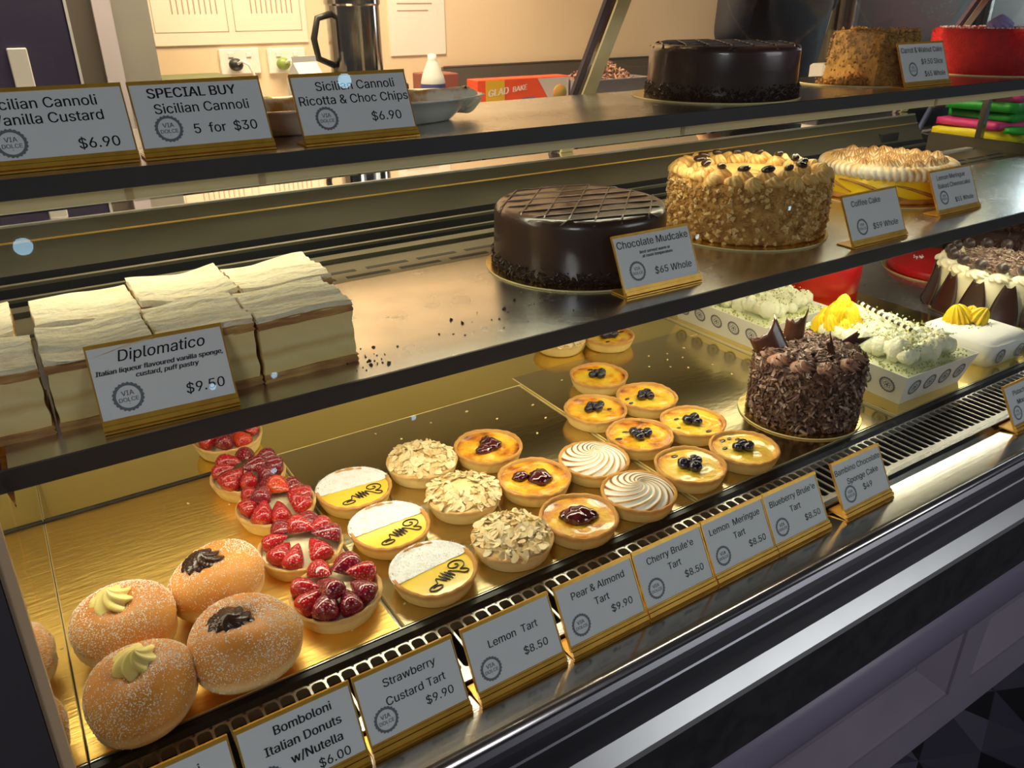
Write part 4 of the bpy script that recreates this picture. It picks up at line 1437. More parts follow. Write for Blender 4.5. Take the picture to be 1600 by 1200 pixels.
def coffee_cake(x, y, z, r, h, label):
    t = thing('coffee_cake', label, 'cake', (x, y, z))
    rg = random.Random(3)
    mb = MB()
    prof = [(0, 0), (r - .004, 0), (r, .004), (r, h * .5), (r - .001, h - .004), (r - .006, h)]
    mb.lathe(prof, 96, mul=lambda a, k, rr, zz: 1 + .006 * sin(9 * a + 40 * zz), cap=False)
    disc_grid(mb, r - .006, h, 4, 96, lambda a, b: 0)
    mb.build('cake_body', 'crumb', t)
    for nm, m, N, lo, hi in (('nut_crumbs', 'crumb', 2600, .0020, .0046), ('nut_pieces', 'crumb_light', 720, .0030, .0072)):
        mb = MB()
        for _ in range(N):
            a, zz = rg.uniform(0, 2 * pi), rg.uniform(.002, h - .002)
            mb.chunk(((r + .001) * cos(a), (r + .001) * sin(a), zz), rg.uniform(lo, hi), rg)
        tag(mb.build(nm, m, t), kind='stuff')
    mb = MB()
    disc_grid(mb, r - .008, h + .001, 8, 96, lambda rr, a: .0012 * sin(rr * 700))
    mb.build('cream_top', 'coffee_cream', t)
    ros = MB()
    rosette_bm(ros, (0, 0, 0), .0185, .021, 9, 1.1, rings=12, depth=.20)
    rme = mesh_only(ros, 'piped_rosette', 'coffee_cream')
    bean = MB()
    bean.ball((0, 0, 0), .0098, 16, (1.25, .85, .60), wob=lambda q: 1 - .22 * math.exp(-(q.y / .16) ** 2) * (q.z > 0))
    bme = mesh_only(bean, 'coffee_bean', 'coffee_bean')
    n = 24
    for i in range(n):
        a = 2 * pi * i / n
        o = inst(rme, 'piped_rosette', t, loc=((r - .012) * cos(a), (r - .012) * sin(a), h - .004))
        o.rotation_euler = (-.40 * sin(a), .40 * cos(a), rg.uniform(0, 6))
    m = 14
    for i in range(m):
        a = 2 * pi * i / m + .15
        o = inst(rme, 'piped_rosette', t, loc=((r - .052) * cos(a), (r - .052) * sin(a), h))
        o.rotation_euler = (rg.uniform(-.1, .1), rg.uniform(-.1, .1), rg.uniform(0, 6))
        b = inst(bme, 'coffee_bean', t, loc=((r - .050) * cos(a), (r - .050) * sin(a), h + .0205))
        b.rotation_euler = (rg.uniform(-.4, .4), rg.uniform(-.4, .4), rg.uniform(0, 6))
    return t


round_board(1.124, 0.972, 0.2401, 0.149, 'round gold board under the nut coated coffee cake')
coffee_cake(1.135, 0.978, 0.2429, 0.1385, .098, 'coffee cake coated in chopped nuts, piped rosettes and coffee beans on top')


def kiss_mesh(seed, m, r=.016, h=.024, n=9, tw=.6):
    mb = MB()
    prof, K = [], 12
    for k in range(K + 1):
        s = k / K
        prof.append((r * (1 - s) ** .62 * (1 + .35 * s) + .0003, h * s ** 1.05))
    v, f, tn, N = [], [], [], 54
    rg = random.Random(seed)
    lean = rg.uniform(-.004, .004)
    for k, (rr, z) in enumerate(prof):
        for i in range(N):
            a = 2 * pi * i / N
            mlt = 1 + .16 * cos(n * (a + tw * k / K))
            v.append((rr * mlt * cos(a) + lean * (k / K) ** 2, rr * mlt * sin(a), z))
            tn.append(.75 * (k / K) ** 1.6 + .45 * max(0, cos(n * (a + tw * k / K))) ** 2)
    for k in range(K):
        for i in range(N):
            j = (i + 1) % N
            f.append((k * N + i, k * N + j, k * N + N + j, k * N + N + i))
    mb.add(v, f, True, tn)
    return mesh_only(mb, 'meringue_kiss', m)


KISS = [kiss_mesh(s, 'meringue') for s in (1, 2, 3)]
KISS_Y = [kiss_mesh(s, 'yellow_kiss', .0135, .025, 11, .4) for s in (4, 5)]


def lemon_cheesecake(x, y, z, r, h, label):
    t = thing('meringue_cheesecake', label, 'cake', (x, y, z))
    rg = random.Random(8)
    mb = MB()
    mb.lathe([(0, 0), (r - .002, 0), (r, .003), (r, h - .004), (r - .004, h)], 96, mul=lambda a, k, rr, zz: 1 + .004 * sin(6 * a), cap=False)
    disc_grid(mb, r - .004, h, 4, 96, lambda a, b: 0)
    mb.build('lemon_filling', 'lemon_cake', t)
    for i in range(7):
        a0 = 2 * pi * i / 7 + .3
        mb = MB()
        pts = []
        for k in range(22):
            s = k / 21
            a = a0 + 1.15 * s
            pts.append(((r + .0012) * cos(a), (r + .0012) * sin(a), .008 + (h - .014) * (.5 + .5 * sin(-1.2 + 3.2 * s + i * .8)) * .95))
        mb.tube(pts, .0024, 8, taper=lambda s: .5 + 1.0 * sin(pi * s))
        mb.build('crust_streak', 'crust', t)
    mb = MB()
    mb.lathe([(r, 0), (r + .004, .001), (r + .004, .006), (r + .001, .010)], 96, mul=lambda a, k, rr, zz: 1 + .008 * sin(11 * a), cap=False)
    mb.build('biscuit_base', 'crust', t)
    # meringue: a fluted rim and a field of peaked kisses
    mb = MB()
    K, N = 16, 330
    v, f, tn = [], [], []
    for k in range(K + 1):
        u = -pi * .55 + pi * 1.15 * k / K
        for i in range(N):
            a = 2 * pi * i / N
            fl = .5 + .5 * cos(62 * a + 1.5 * sin(u))
            rr = r - .010 + (.015 + .0042 * fl) * cos(u)
            zz = h + .011 + (.0125 + .0032 * fl) * sin(u)
            v.append((rr * cos(a), rr * sin(a), zz))
            tn.append(.80 * (1 - fl) ** 2 * (.75 + .25 * sin(a * 3)) + .60 * max(0, sin(u)) * fl)
    for k in range(K):
        for i in range(N):
            j = (i + 1) % N
            f.append((k * N + i, k * N + j, k * N + N + j, k * N + N + i))
    mb.add(v, f, True, tn)
    mb.build('meringue_rim', 'meringue', t)
    mb = MB()
    disc_grid(mb, r - .012, h + .010, 5, 48, lambda a, b: .002)
    mb.build('meringue_bed', 'meringue', t)
    for ring, cnt in ((r - .030, 22), (r - .056, 16), (r - .082, 10), (.022, 5), (0, 1)):
        for i in range(cnt):
            a = 2 * pi * i / cnt + ring * 20
            o = inst(KISS[rg.randint(0, 2)], 'meringue_kiss', t, loc=(ring * cos(a), ring * sin(a), h + .010))
            o.rotation_euler = (rg.uniform(-.15, .15), rg.uniform(-.15, .15), rg.uniform(0, 6))
            o.scale = [rg.uniform(.9, 1.2)] * 3
    return t


round_board(1.600, 1.010, 0.2401, 0.146, 'round board under the yellow meringue cheesecake', 'gold')
lemon_cheesecake(1.612, 1.018, 0.2429, 0.1315, .046, 'yellow lemon cheesecake crowned with torched meringue peaks')


def carrot_cake(x, y, z, label):
    t = thing('carrot_walnut_cake', label, 'cake', (x, y, z), -0.42)
    rg = random.Random(14)
    r, h, hb = .105, .092, .118
    # half round: the straight cut runs along local y at x = -0.02 (facing left)
    def ring(rr):
        pts = [(-.030, -math.sqrt(rr * rr - .0009))]
        a0 = math.atan2(pts[0][1], pts[0][0])
        a1 = -a0
        for i in range(25):
            a = a0 + (a1 - a0) * i / 24
            pts.append((rr * cos(a), rr * sin(a)))
        return pts
    mb = MB()
    lo, hi = ring(r), ring(r * .93)
    n = len(lo)
    v = [(px, py, 0) for px, py in lo] + [(px + (.018 if px < -.0 else 0) * .6, py, h) for px, py in hi]
    mb.add(v, [tuple(range(n - 1, -1, -1)), tuple(range(n, 2 * n))] + [(i, (i + 1) % n, (i + 1) % n + n, i + n) for i in range(n)])
    mb.build('cake_body', 'crumb_carrot', t)
    mb = MB()
    for _ in range(2700):
        a = rg.uniform(-1.85, 1.85)
        q = rg.random()
        if q < .70:
            s = rg.random()
            rr = r * (1 - .07 * s) + .001
            c = (rr * cos(a), rr * sin(a), h * s)
            if c[0] < -.03: continue
        elif q < .9:
            rr = r * .93 * math.sqrt(rg.random())
            c = (rr * cos(a), rr * sin(a), h + .001)
            if c[0] < -.02: continue
        else:
            c = (-.030 + .011 * rg.random(), rg.uniform(-.09, .09), h * rg.random())
        mb.chunk(c, rg.uniform(.0018, .0044), rg)
    tag(mb.build('nut_crumbs', 'crumb_carrot', t), kind='stuff')
    mb = MB()
    for _ in range(120):
        a = rg.uniform(-1.6, 1.6)
        rr = r * .93 * math.sqrt(rg.uniform(.2, 1))
        mb.chunk((rr * cos(a), rr * sin(a), h + .003 + rg.uniform(0, .004)), rg.uniform(.003, .0065), rg)
    tag(mb.build('walnut_pieces', 'crumb', t), kind='stuff')
    mb = MB()
    mb.prism_z([(-.046, -.100), (-.044, -.100), (-.032, .100), (-.034, .100)], 0.001, h + .004)
    mb.build('acetate_sheet', 'acetate', t)
    mb = MB()
    mb.add([(.006, .02, h + .002), (.080, .050, h + .002), (.086, .052, h + .026), (.010, .021, h + .010), (.006, .021, h + .002), (.080, .051, h + .002), (.086, .053, h + .026), (.010, .022, h + .010)],
           [(0, 1, 2, 3), (7, 6, 5, 4), (0, 4, 5, 1), (1, 5, 6, 2), (2, 6, 7, 3), (3, 7, 4, 0)])
    mb.build('acetate_sheet', 'acetate', t)
    return t


round_board(1.575, 1.105, 0.4601, 0.124, 'round gold board under the half eaten carrot cake')
carrot_cake(1.590, 1.105, 0.4629, 'half of a crumb coated carrot and walnut cake with clear plastic against its cut')
rg_ = random.Random(4)
mb = MB()
for _ in range(420):
    u = rg_.random()
    mb.chunk((1.478 + .07 * u + rg_.uniform(-.01, .01), 1.100 - .04 * u + rg_.gauss(0, .018), .4632 + abs(rg_.gauss(0, .006)) * (0.4 + u)), rg_.uniform(.0016, .0042), rg_)
tag(mb.build('cake_crumbs', 'crumb'), 'loose crumbs heaped on the gold board left of the carrot cake', 'crumbs', kind='stuff')


def red_cake(x, y, z, r, h, label):
    t = thing('red_velvet_cake', label, 'cake', (x, y, z))
    rg = random.Random(5)
    mb = MB()
    mb.lathe([(0, 0), (r, 0), (r + .001, h * .5), (r, h - .010), (r - .003, h - .003), (r - .010, h)], 128, cap=False,
             mul=lambda a, k, rr, zz: 1 + .002 * sin(31 * a + 90 * zz) + .002 * sin(13 * a))
    disc_grid(mb, r - .010, h, 5, 96, lambda a, b: 0)
    mb.build('crumb_coat', 'red_velvet', t)
    mb = MB()
    for _ in range(1300):
        a, zz = rg.uniform(0, 2 * pi), rg.uniform(.001, h - .003)
        mb.chunk((r * cos(a), r * sin(a), zz), rg.uniform(.001, .0022), rg)
    tag(mb.build('red_crumbs', 'red_velvet', t), kind='stuff')
    mb = MB()
    rosette_bm(mb, (0, 0, 0), .030, .030, 8, 2.6, rings=14, depth=.16)
    mb.build('piped_rosette', 'lilac_cream', t, (-.045, -.020, h - .001), .4)
    mb = MB()
    for _ in range(160):
        a, rr = rg.uniform(0, 2 * pi), (r - .012) * math.sqrt(rg.uniform(.45, 1))
        mb.chunk((rr * cos(a), rr * sin(a), h + .001), rg.uniform(.0015, .003), rg)
    tag(mb.build('sprinkles', 'icing_sugar', t), kind='stuff')
    return t


round_board(2.052, 1.080, 0.4601, 0.150, 'round board under the red velvet cake with lilac cream on the top shelf')
red_cake(2.055, 1.081, 0.4629, 0.142, .094, 'tall red velvet cake with a lilac cream rosette on the top shelf')


# ------------------------------------------------------------------ cakes on the deck
def choc_shard(w, h, curl, seed):
    rg = random.Random(seed)
    mb = MB()
    nx, nz, T = 10, 8, .0016
    v = []
    for side in (0, 1):
        for k in range(nz + 1):
            for i in range(nx + 1):
                u, q = i / nx * 2 - 1, k / nz
                top = h * (1 - .22 * (1 - abs(u) ** 1.2) + .06 * rg.uniform(-1, 1) * (q > .9)) * (.86 + .14 * u)
                ang = u * curl
                R_ = w / 2 / max(curl, .01)
                v.append((R_ * sin(ang), R_ * (1 - cos(ang)) + side * T, q * top))
    f = []
    n = (nx + 1) * (nz + 1)
    for k in range(nz):
        for i in range(nx):
            a = k * (nx + 1) + i
            f.append((a, a + 1, a + nx + 2, a + nx + 1))
            f.append((a + n + nx + 1, a + n + nx + 2, a + n + 1, a + n))
    for i in range(nx):
        f.append((i + 1, i, i + n, i + 1 + n))
        b = nz * (nx + 1)
        f.append((b + i, b + i + 1, b + i + 1 + n, b + i + n))
    for k in range(nz):
        a = k * (nx + 1)
        f.append((a, a + nx + 1, a + nx + 1 + n, a + n))
        b = a + nx
        f.append((b + nx + 1, b, b + n, b + nx + 1 + n))
    mb.add(v, f, True)
    return mb


def shaved_cake(x, y, z, r, h, label):
    t = thing('shaved_chocolate_cake', label, 'cake', (x, y, z))
    rg = random.Random(17)
    mb = MB()
    mb.lathe([(0, 0), (r - .003, 0), (r - .003, h - .006), (r - .008, h)], 72, cap=False)
    disc_grid(mb, r - .008, h, 4, 72, lambda a, b: .001)
    mb.build('cake_body', 'choc_cake', t)
    mb = MB()
    for _ in range(2300):
        a, zz = rg.uniform(0, 2 * pi), rg.uniform(.001, h + .001)
        L = rg.uniform(.006, .013)
        mb.flake(((r - .002) * cos(a), (r - .002) * sin(a), zz), (cos(a), sin(a), .25), L, L * rg.uniform(.25, .5), .0007, rg, bend=.3, lean=.5)
    tag(mb.build('chocolate_shavings', 'choc_flake', t), kind='stuff')
    mb = MB()
    for _ in range(380):
        a, zz = rg.uniform(0, 2 * pi), rg.uniform(.001, h + .001)
        L = rg.uniform(.006, .014)
        mb.flake(((r - .0005) * cos(a), (r - .0005) * sin(a), zz), (cos(a), sin(a), .25), L, L * rg.uniform(.25, .45), .0007, rg, bend=.3, lean=.6)
    tag(mb.build('pale_shavings', 'choc_flake_pale', t), kind='stuff')
    mb = MB()
    for _ in range(420):
        a, rr = rg.uniform(0, 2 * pi), (r - .026) * math.sqrt(rg.random())
        L = rg.uniform(.008, .018)
        mb.flake((rr * cos(a), rr * sin(a), h + rg.uniform(.001, .010)), (0, 0, 1), L, L * rg.uniform(.15, .32), .0008, rg, bend=.3, lean=.5)
    tag(mb.build('pale_curls', 'choc_flake_pale', t), kind='stuff')
    for i in range(11):
        a = 2 * pi * i / 11 + .2
        mb = MB()
        rosette_bm(mb, (0, 0, 0), .021, .018, 8, 1.8, rings=10, depth=.22)
        o = mb.build('piped_rosette', 'choc_rosette', t, ((r - .022) * cos(a), (r - .022) * sin(a), h - .003), rg.uniform(0, 6))
        fl = MB()
        for _ in range(16):
            b, rr = rg.uniform(0, 6.28), .016 * math.sqrt(rg.random())
            fl.flake((rr * cos(b), rr * sin(b), .010 + .006 * rg.random()), (cos(b), sin(b), 1), .008, .003, .0006, rg, lean=.7)
        tag(fl.build('shavings', 'choc_flake', o), kind='stuff')
    rv, fv = Vector((.84, -.54, 0)), Vector((.54, .84, 0))      # across and away, as the shards were set
    for (ac, aw, roll, lean, yaw, w, hh, c, s) in ((-.052, -.004, -.42, .30, .25, .056, .066, .55, 1), (-.016, .036, .04, .05, -.1, .038, .070, .95, 2),
                                                   (.046, .014, .98, .10, .0, .024, .066, .50, 3), (.030, -.026, -.36, .05, .2, .010, .058, .2, 4)):
        o = choc_shard(w, hh, c, s).build('chocolate_shard', 'choc_shard', t)
        p = rv * ac + fv * aw
        o.matrix_local = Matrix.Translation((p.x, p.y, h - .006)) @ Matrix.Rotation(-.57 + yaw, 4, 'Z') @ Matrix.Rotation(roll, 4, 'Y') @ Matrix.Rotation(-lean, 4, 'X')
    return t


round_board(1.019, 0.716, 0.0063, 0.0965, 'round gold board under the shaved chocolate cake')
shaved_cake(1.026, 0.7165, 0.0091, 0.0865, .098, 'round chocolate cake covered in shavings with upright chocolate shards')


def emblem(mb, cx, cy, r, to3d):
    put_ring(mb, cx, cy, r * .74, r * .96, to3d, 20, 80, .05)
    put_ring(mb, cx, cy, r * .60, r * .65, to3d, 0, 48)
    for i in range(5):
        a = 2 * pi * i / 5 + .4
        put_ring(mb, cx + r * .27 * cos(a), cy + r * .27 * sin(a), r * .13, r * .21, to3d, 0, 20)
    put_ring(mb, cx, cy, r * .02, r * .12, to3d, 0, 16)


def mousse_tub(x, y, rz, seed, label, decorated):
    t = thing('pistachio_mousse_tub', label, 'dessert tub', (x, y, 0.0062), rz, 'pistachio mousse tubs')
    rg = random.Random(seed)
    bw, bd, tw, td, h = .083, .112, .099, .127, .058
    mb = MB()
    T = .0015
    v = [(-bw, -bd, 0), (bw, -bd, 0), (bw, bd, 0), (-bw, bd, 0), (-tw, -td, h), (tw, -td, h), (tw, td, h), (-tw, td, h),
         (-tw + T, -td + T, h), (tw - T, -td + T, h), (tw - T, td - T, h), (-tw + T, td - T, h), (-bw + T, -bd + T, T), (bw - T, -bd + T, T), (bw - T, bd - T, T), (-bw + T, bd - T, T)]
    mb.add(v, [(3, 2, 1, 0), (0, 1, 5, 4), (1, 2, 6, 5), (2, 3, 7, 6), (3, 0, 4, 7), (4, 5, 9, 8), (5, 6, 10, 9), (6, 7, 11, 10), (7, 4, 8, 11),
               (8, 9, 13, 12), (9, 10, 14, 13), (10, 11, 15, 14), (11, 8, 12, 15), (12, 13, 14, 15)])
    mb.build('paper_tub', 'paper', t)
    mb = MB()
    for (p00, p10, p01, n_) in (((-bw, -bd), (bw, -bd), (-tw, -td), 4), ((bw, -bd), (bw, bd), (tw, -td), 5), ((bw, bd), (-bw, bd), (tw, td), 4), ((-bw, bd), (-bw, -bd), (-tw, td), 5)):
        A = Vector((*p00, 0)); B = Vector((*p10, 0)); U = (B - A).normalized()
        Cc = Vector((*p01, h)) - A
        Vv = (Cc - U * Cc.dot(U))
        Ln = (B - A).length
        Vn = Vv.normalized()
        N = U.cross(Vn)
        for i in range(n_):
            s = Ln * (i + .5) / n_
            emblem(mb, s, Vv.length * .52, .0155, lambda a, b: A + U * a + Vn * b + N * .0004)
    mb.build('printed_emblems', 'ink_grey', t)
    mb = MB()
    nx, ny = 30, 36
    W, D = tw - .002, td - .002
    v = [((2 * i / nx - 1) * W, (2 * j / ny - 1) * D, h - .003 + .0015 * sin(i * .9) * sin(j * .7) - (.004 if i in (0, nx) or j in (0, ny) else 0)) for j in range(ny + 1) for i in range(nx + 1)]
    f = [(j * (nx + 1) + i, j * (nx + 1) + i + 1, (j + 1) * (nx + 1) + i + 1, (j + 1) * (nx + 1) + i) for j in range(ny) for i in range(nx)]
    mb.add(v, f, True)
    mb.build('pistachio_mousse', 'pistachio', t)
    # whipped cream: an irregular bank made of merged mounds
    mb = MB()
    for i in range(12):
        for j in range(8):
            cx = -.056 + .112 * j / 7 + rg.uniform(-.005, .005)
            cy = -.090 + .175 * i / 11 + rg.uniform(-.005, .005)
            w0 = rg.uniform(0, 6)
            mb.ball((cx, cy, h + .012 + rg.uniform(-.004, .008)), rg.uniform(.0125, .0180), 18, (1, 1, rg.uniform(.9, 1.25)), wob=lambda q: 1 + .12 * sin(8 * q.x + w0) * sin(7 * q.y + 2 * w0) + .08 * sin(15 * q.z + 9 * q.x + w0))
    mb.build('whipped_cream', 'cream', t)
    mb = MB()
    for _ in range(2400):
        cx, cy = rg.uniform(-W + .003, W - .003), rg.uniform(-D + .003, D - .003)
        on = abs(cx) < .066 and -.100 < cy < .095
        zz = h + (rg.uniform(.020, .036) if on else -.001)
        if on and rg.random() < .35: zz = h + rg.uniform(.006, .024)
        if not on and rg.random() < .62: continue
        mb.chunk((cx, cy, zz), rg.uniform(.0009, .0024), rg)
    tag(mb.build('pistachio_crumbs', 'pist_crumb', t), kind='stuff')
    mb = MB()
    for _ in range(260):
        mb.flake((rg.uniform(-.06, .06), rg.uniform(-.095, .085), h + rg.uniform(.024, .036)), (0, 0, 1), rg.uniform(.005, .012), rg.uniform(.003, .006), .0012, rg, bend=.3, lean=.8)
    tag(mb.build('cream_flakes', 'cream', t), kind='stuff')
    if decorated:
        for q in range(17):
            a, lev = q * 2.4, q // 8
            rr = (.030, .017, .0)[lev] * (1 if q % 2 else .75)
            kx, ky, kz, s = -.038 + rr * cos(a), .058 + rr * sin(a), .012 + .016 * lev + (.006 if q % 2 == 0 else 0), rg.uniform(1.05, 1.3)
            o = inst(KISS_Y[rg.randint(0, 1)], 'yellow_meringue', t, loc=(kx, ky, h + kz))
            o.scale = [s] * 3
            o.rotation_euler = (rg.uniform(-.35, .35), rg.uniform(-.35, .35), rg.uniform(0, 6))
        A, B = Vector((.010, .060, h + .052)), Vector((.004, -.062, h + .036))
        st = thing_part = None
        mb = MB()
        mb.tube([A + (B - A) * i / 12 for i in range(13)], .0036, 10)
        st = mb.build('chocolate_straw', 'cream', t)
        for i in range(10):
            k = MB()
            k.tube([A + (B - A) * (i + .06) / 10, A + (B - A) * (i + .52) / 10], .0038, 10, smooth=False)
            k.build('dark_stripe', 'choc_line', st)
    return t


mousse_tub(1.265, 0.750, -0.03, 31, 'pistachio mousse tub with yellow meringue and a striped chocolate stick', True)
mousse_tub(1.240, 1.030, 0.02, 32, 'plain pistachio mousse tub behind, half under the middle shelf', False)


def mousse_log(x, y, label):
    t = thing('mousse_portion', label, 'dessert', (x, y, 0.0062), -0.03)
    mb = MB()
    w, d, h = .066, .070, .042
    prof = []
    for i in range(28):
        a = 2 * pi * i / 28
        ex = math.copysign(abs(cos(a)) ** .28, cos(a))
        ey = math.copysign(abs(sin(a)) ** .28, sin(a))
        prof.append((ex, ey))
    n = len(prof)
    v, f = [], []
    rings = [(.90, .90, 0), (.95, .95, h * .6), (1.0, .98, h * .92), (.985, .965, h), (.93, .91, h + .006), (.78, .76, h + .0095), (.4, .4, h + .0105)]
    for (sx, sy, z) in rings:
        v += [(px * w * sx, py * d * sy, z) for px, py in prof]
    for k in range(len(rings) - 1):
        for i in range(n):
            j = (i + 1) % n
            f.append((k * n + i, k * n + j, k * n + n + j, k * n + n + i))
    f.append(tuple(range((len(rings) - 1) * n, len(rings) * n)))
    f.append(tuple(range(n - 1, -1, -1)))
    mb.add(v, f, True)
    mb.build('white_mousse', 'white_mousse', t)
    mb = MB()
    v, f = [], []
    for z, s, e in ((0, .93, 0), (h * .55, .985, 0), (h * 1.04, 1.03, 1)):
        for px, py in prof:
            dip = -.016 * max(0, -py) ** 3 * max(0, px) * e
            v.append((px * w * s, py * d * s, z + dip))
    for k in range(2):
        for i in range(n):
            j = (i + 1) % n
            f.append((k * n + i, k * n + j, k * n + n + j, k * n + n + i))
    mb.add(v, f, True)
    o = mb.build('paper_wrap', 'paper', t)
    sm = o.modifiers.new('thickness', 'SOLIDIFY')
    sm.thickness = .0008
    mb = MB()
    for cx in (-.030, .034):
        emblem(mb, cx, h * .46, .015, lambda a, b: Vector((a, -d * (.945 + .06 * b / h) - .0018, b)))
    mb.build('printed_emblems', 'ink_grey', t)
    for (kx, ky, s, r_) in ((-.018, .034, 1.5, .1), (-.004, .026, 1.5, -.3), (.008, .014, 1.5, .6), (-.010, .040, 1.3, .1), (.016, .028, 1.2, .3)):
        o = inst(KISS_Y[0], 'yellow_meringue', t, loc=(kx, ky, h + .007))
        o.scale = [s] * 3
        o.rotation_euler = (r_, r_ * .5, kx * 90)
    rg = random.Random(2)
    mb = MB()
    for _ in range(26):
        mb.chunk((.002 + rg.gauss(0, .012), -.002 + rg.gauss(0, .008), h + .0112), rg.uniform(.001, .0019), rg)
    tag(mb.build('pistachio_crumbs', 'pist_crumb', t), kind='stuff')
    return t


mousse_log(1.503, 0.702, 'white mousse portion in a paper wrap with two yellow meringue kisses on it')


def black_forest(x, y, r, h, label):
    t = thing('black_forest_cake', label, 'cake', (x, y, 0.0030))
    rg = random.Random(23)
    mb = MB()
    mb.lathe([(0, 0), (r - .008, 0), (r - .008, h - .004), (r - .014, h)], 96, cap=False)
    disc_grid(mb, r - .014, h, 4, 96, lambda a, b: 0)
    mb.build('vanilla_cream', 'cream_warm', t)
    n = 14
    for i in range(n):
        a = 2 * pi * i / n + .16
        mb = MB()
        v, f = [], []
        K, J, T = 12, 6, .0022
        for side in (0, 1):
            for k in range(K + 1):
                q = k / K
                wd = .026 * (1 - .62 * max(0, (q - .30) / .70) ** 1.4) * (1 if q > .06 else .9)
                for j in range(J + 1):
                    u = j / J * 2 - 1
                    aa = u * wd / r
                    rr = r - .004 + side * T + .014 * (1 - q) ** 2
                    notch = -.012 * (1 - abs(u)) * (q > .95)
                    v.append((rr * cos(aa), rr * sin(aa), h * .95 * q + notch))
        M_ = (K + 1) * (J + 1)
        for k in range(K):
            for j in range(J):
                q0 = k * (J + 1) + j
                f.append((q0, q0 + J + 1, q0 + J + 2, q0 + 1))
                f.append((q0 + M_, q0 + M_ + 1, q0 + M_ + J + 2, q0 + M_ + J + 1))
        for k in range(K):
            q0 = k * (J + 1)
            f.append((q0, q0 + M_, q0 + M_ + J + 1, q0 + J + 1))
            q0 += J
            f.append((q0 + J + 1, q0 + M_ + J + 1, q0 + M_, q0))
        for j in range(J):
            q0 = K * (J + 1) + j
            f.append((q0, q0 + M_, q0 + M_ + 1, q0 + 1))
        mb.add(v, f, True)
        mb.build('chocolate_panel', 'choc_panel', t, rotz=a)
    for i in range(16):
        a = 2 * pi * i / 16 + .05
        mb = MB()
        rosette_bm(mb, (0, 0, 0), .024, .018, 7, 1.5, rings=10, depth=.16)
        mb.build('cream_rosette', 'cream_warm', t, ((r - .021) * cos(a), (r - .021) * sin(a), h - .004), i)
        b = MB()
        b.ball((0, 0, 0), .0125, 18, wob=lambda q: 1 + .03 * sin(8 * q.x) * sin(7 * q.y))
        b.build('chocolate_ball', 'choc_ball', t, ((r - .027) * cos(a), (r - .027) * sin(a), h + .021))
    mb = MB()
    for _ in range(800):
        a, rr = rg.uniform(0, 2 * pi), (r - .042) * math.sqrt(rg.random())
        L = rg.uniform(.008, .018)
        mb.flake((rr * cos(a), rr * sin(a), h + rg.uniform(.001, .016)), (0, 0, 1), L, L * rg.uniform(.15, .35), .0008, rg, bend=.3, lean=.55)
    tag(mb.build('chocolate_curls', 'choc_flake_pale', t), kind='stuff')
    return t


round_board(1.800, 0.822, 0.0002, 0.140, 'round board under the cream cake with chocolate balls', 'gold')
black_forest(1.800, 0.822, 0.132, .090, 'cream cake ringed with dark chocolate panels and dusted chocolate balls')

round_board(1.970, 1.035, 0.0002, 0.146, 'round board under the flat glossy red cake', 'gold')
t_ = thing('flat_red_cake', 'flat glossy red velvet layer on a board behind the cream cake', 'cake', (1.970, 1.035, 0.003))
mb = MB()
mb.lathe([(0, 0), (.134, 0), (.136, .003), (.135, .012), (.130, .015)], 96, cap=False)
disc_grid(mb, .130, .015, 4, 96, lambda a, b: 0)
mb.build('red_glaze', 'red_glaze', t_)
mb = MB()
for i in range(18):
    mb.chunk((-.02 + rg_.gauss(0, .012), .058 + rg_.gauss(0, .008), .0165), rg_.uniform(.0015, .003), rg_)
tag(mb.build('sprinkles', 'icing_sugar', t_), kind='stuff')

t_ = thing('red_reflection_cake', 'made-up red cake standing in for a red reflection at the back of the deck', 'cake', (1.585, 1.130, 0.0))  # added cake shape in place of a red reflection in the steel
mb = MB()
mb.lathe([(0, 0.0), (.098, 0), (.099, .05), (.098, .085), (.092, .092)], 96, cap=False)
disc_grid(mb, .092, .092, 3, 96, lambda a, b: 0)
mb.build('red_glaze', 'red_glaze', t_)
t_ = thing('small_red_dome', 'small red glazed dome beside the cream cake, at the right edge', 'dessert', (2.045, 0.860, 0.0))
mb = MB()
mb.lathe([(.052, 0.0), (.053, .02), (.048, .045), (.036, .062), (.018, .072), (.001, .075)], 64)
mb.build('red_glaze', 'red_glaze', t_)
t_ = thing('chocolate_curl_cake', 'dark chocolate curl cake in the far right back of the deck', 'cake', (2.245, 1.08, 0.0))
mb = MB()
mb.lathe([(.10, 0.0), (.10, .060), (.092, .066)], 64)
mb.build('cake_body', 'choc_cake', t_)
mb = MB()
rg_ = random.Random(6)
for _ in range(700):
    a, q = rg_.uniform(0, 2 * pi), rg_.random()
    c, nn = ((.10 * cos(a), .10 * sin(a), rg_.uniform(.002, .066)), (cos(a), sin(a), .3)) if q < .5 else ((.095 * math.sqrt(rg_.random()) * cos(a), .095 * math.sqrt(rg_.random()) * sin(a), .069), (0, 0, 1))
    mb.flake(c, nn, rg_.uniform(.009, .018), rg_.uniform(.003, .006), .0008, rg_, lean=.6)
tag(mb.build('chocolate_curls', 'choc_flake', t_), kind='stuff')


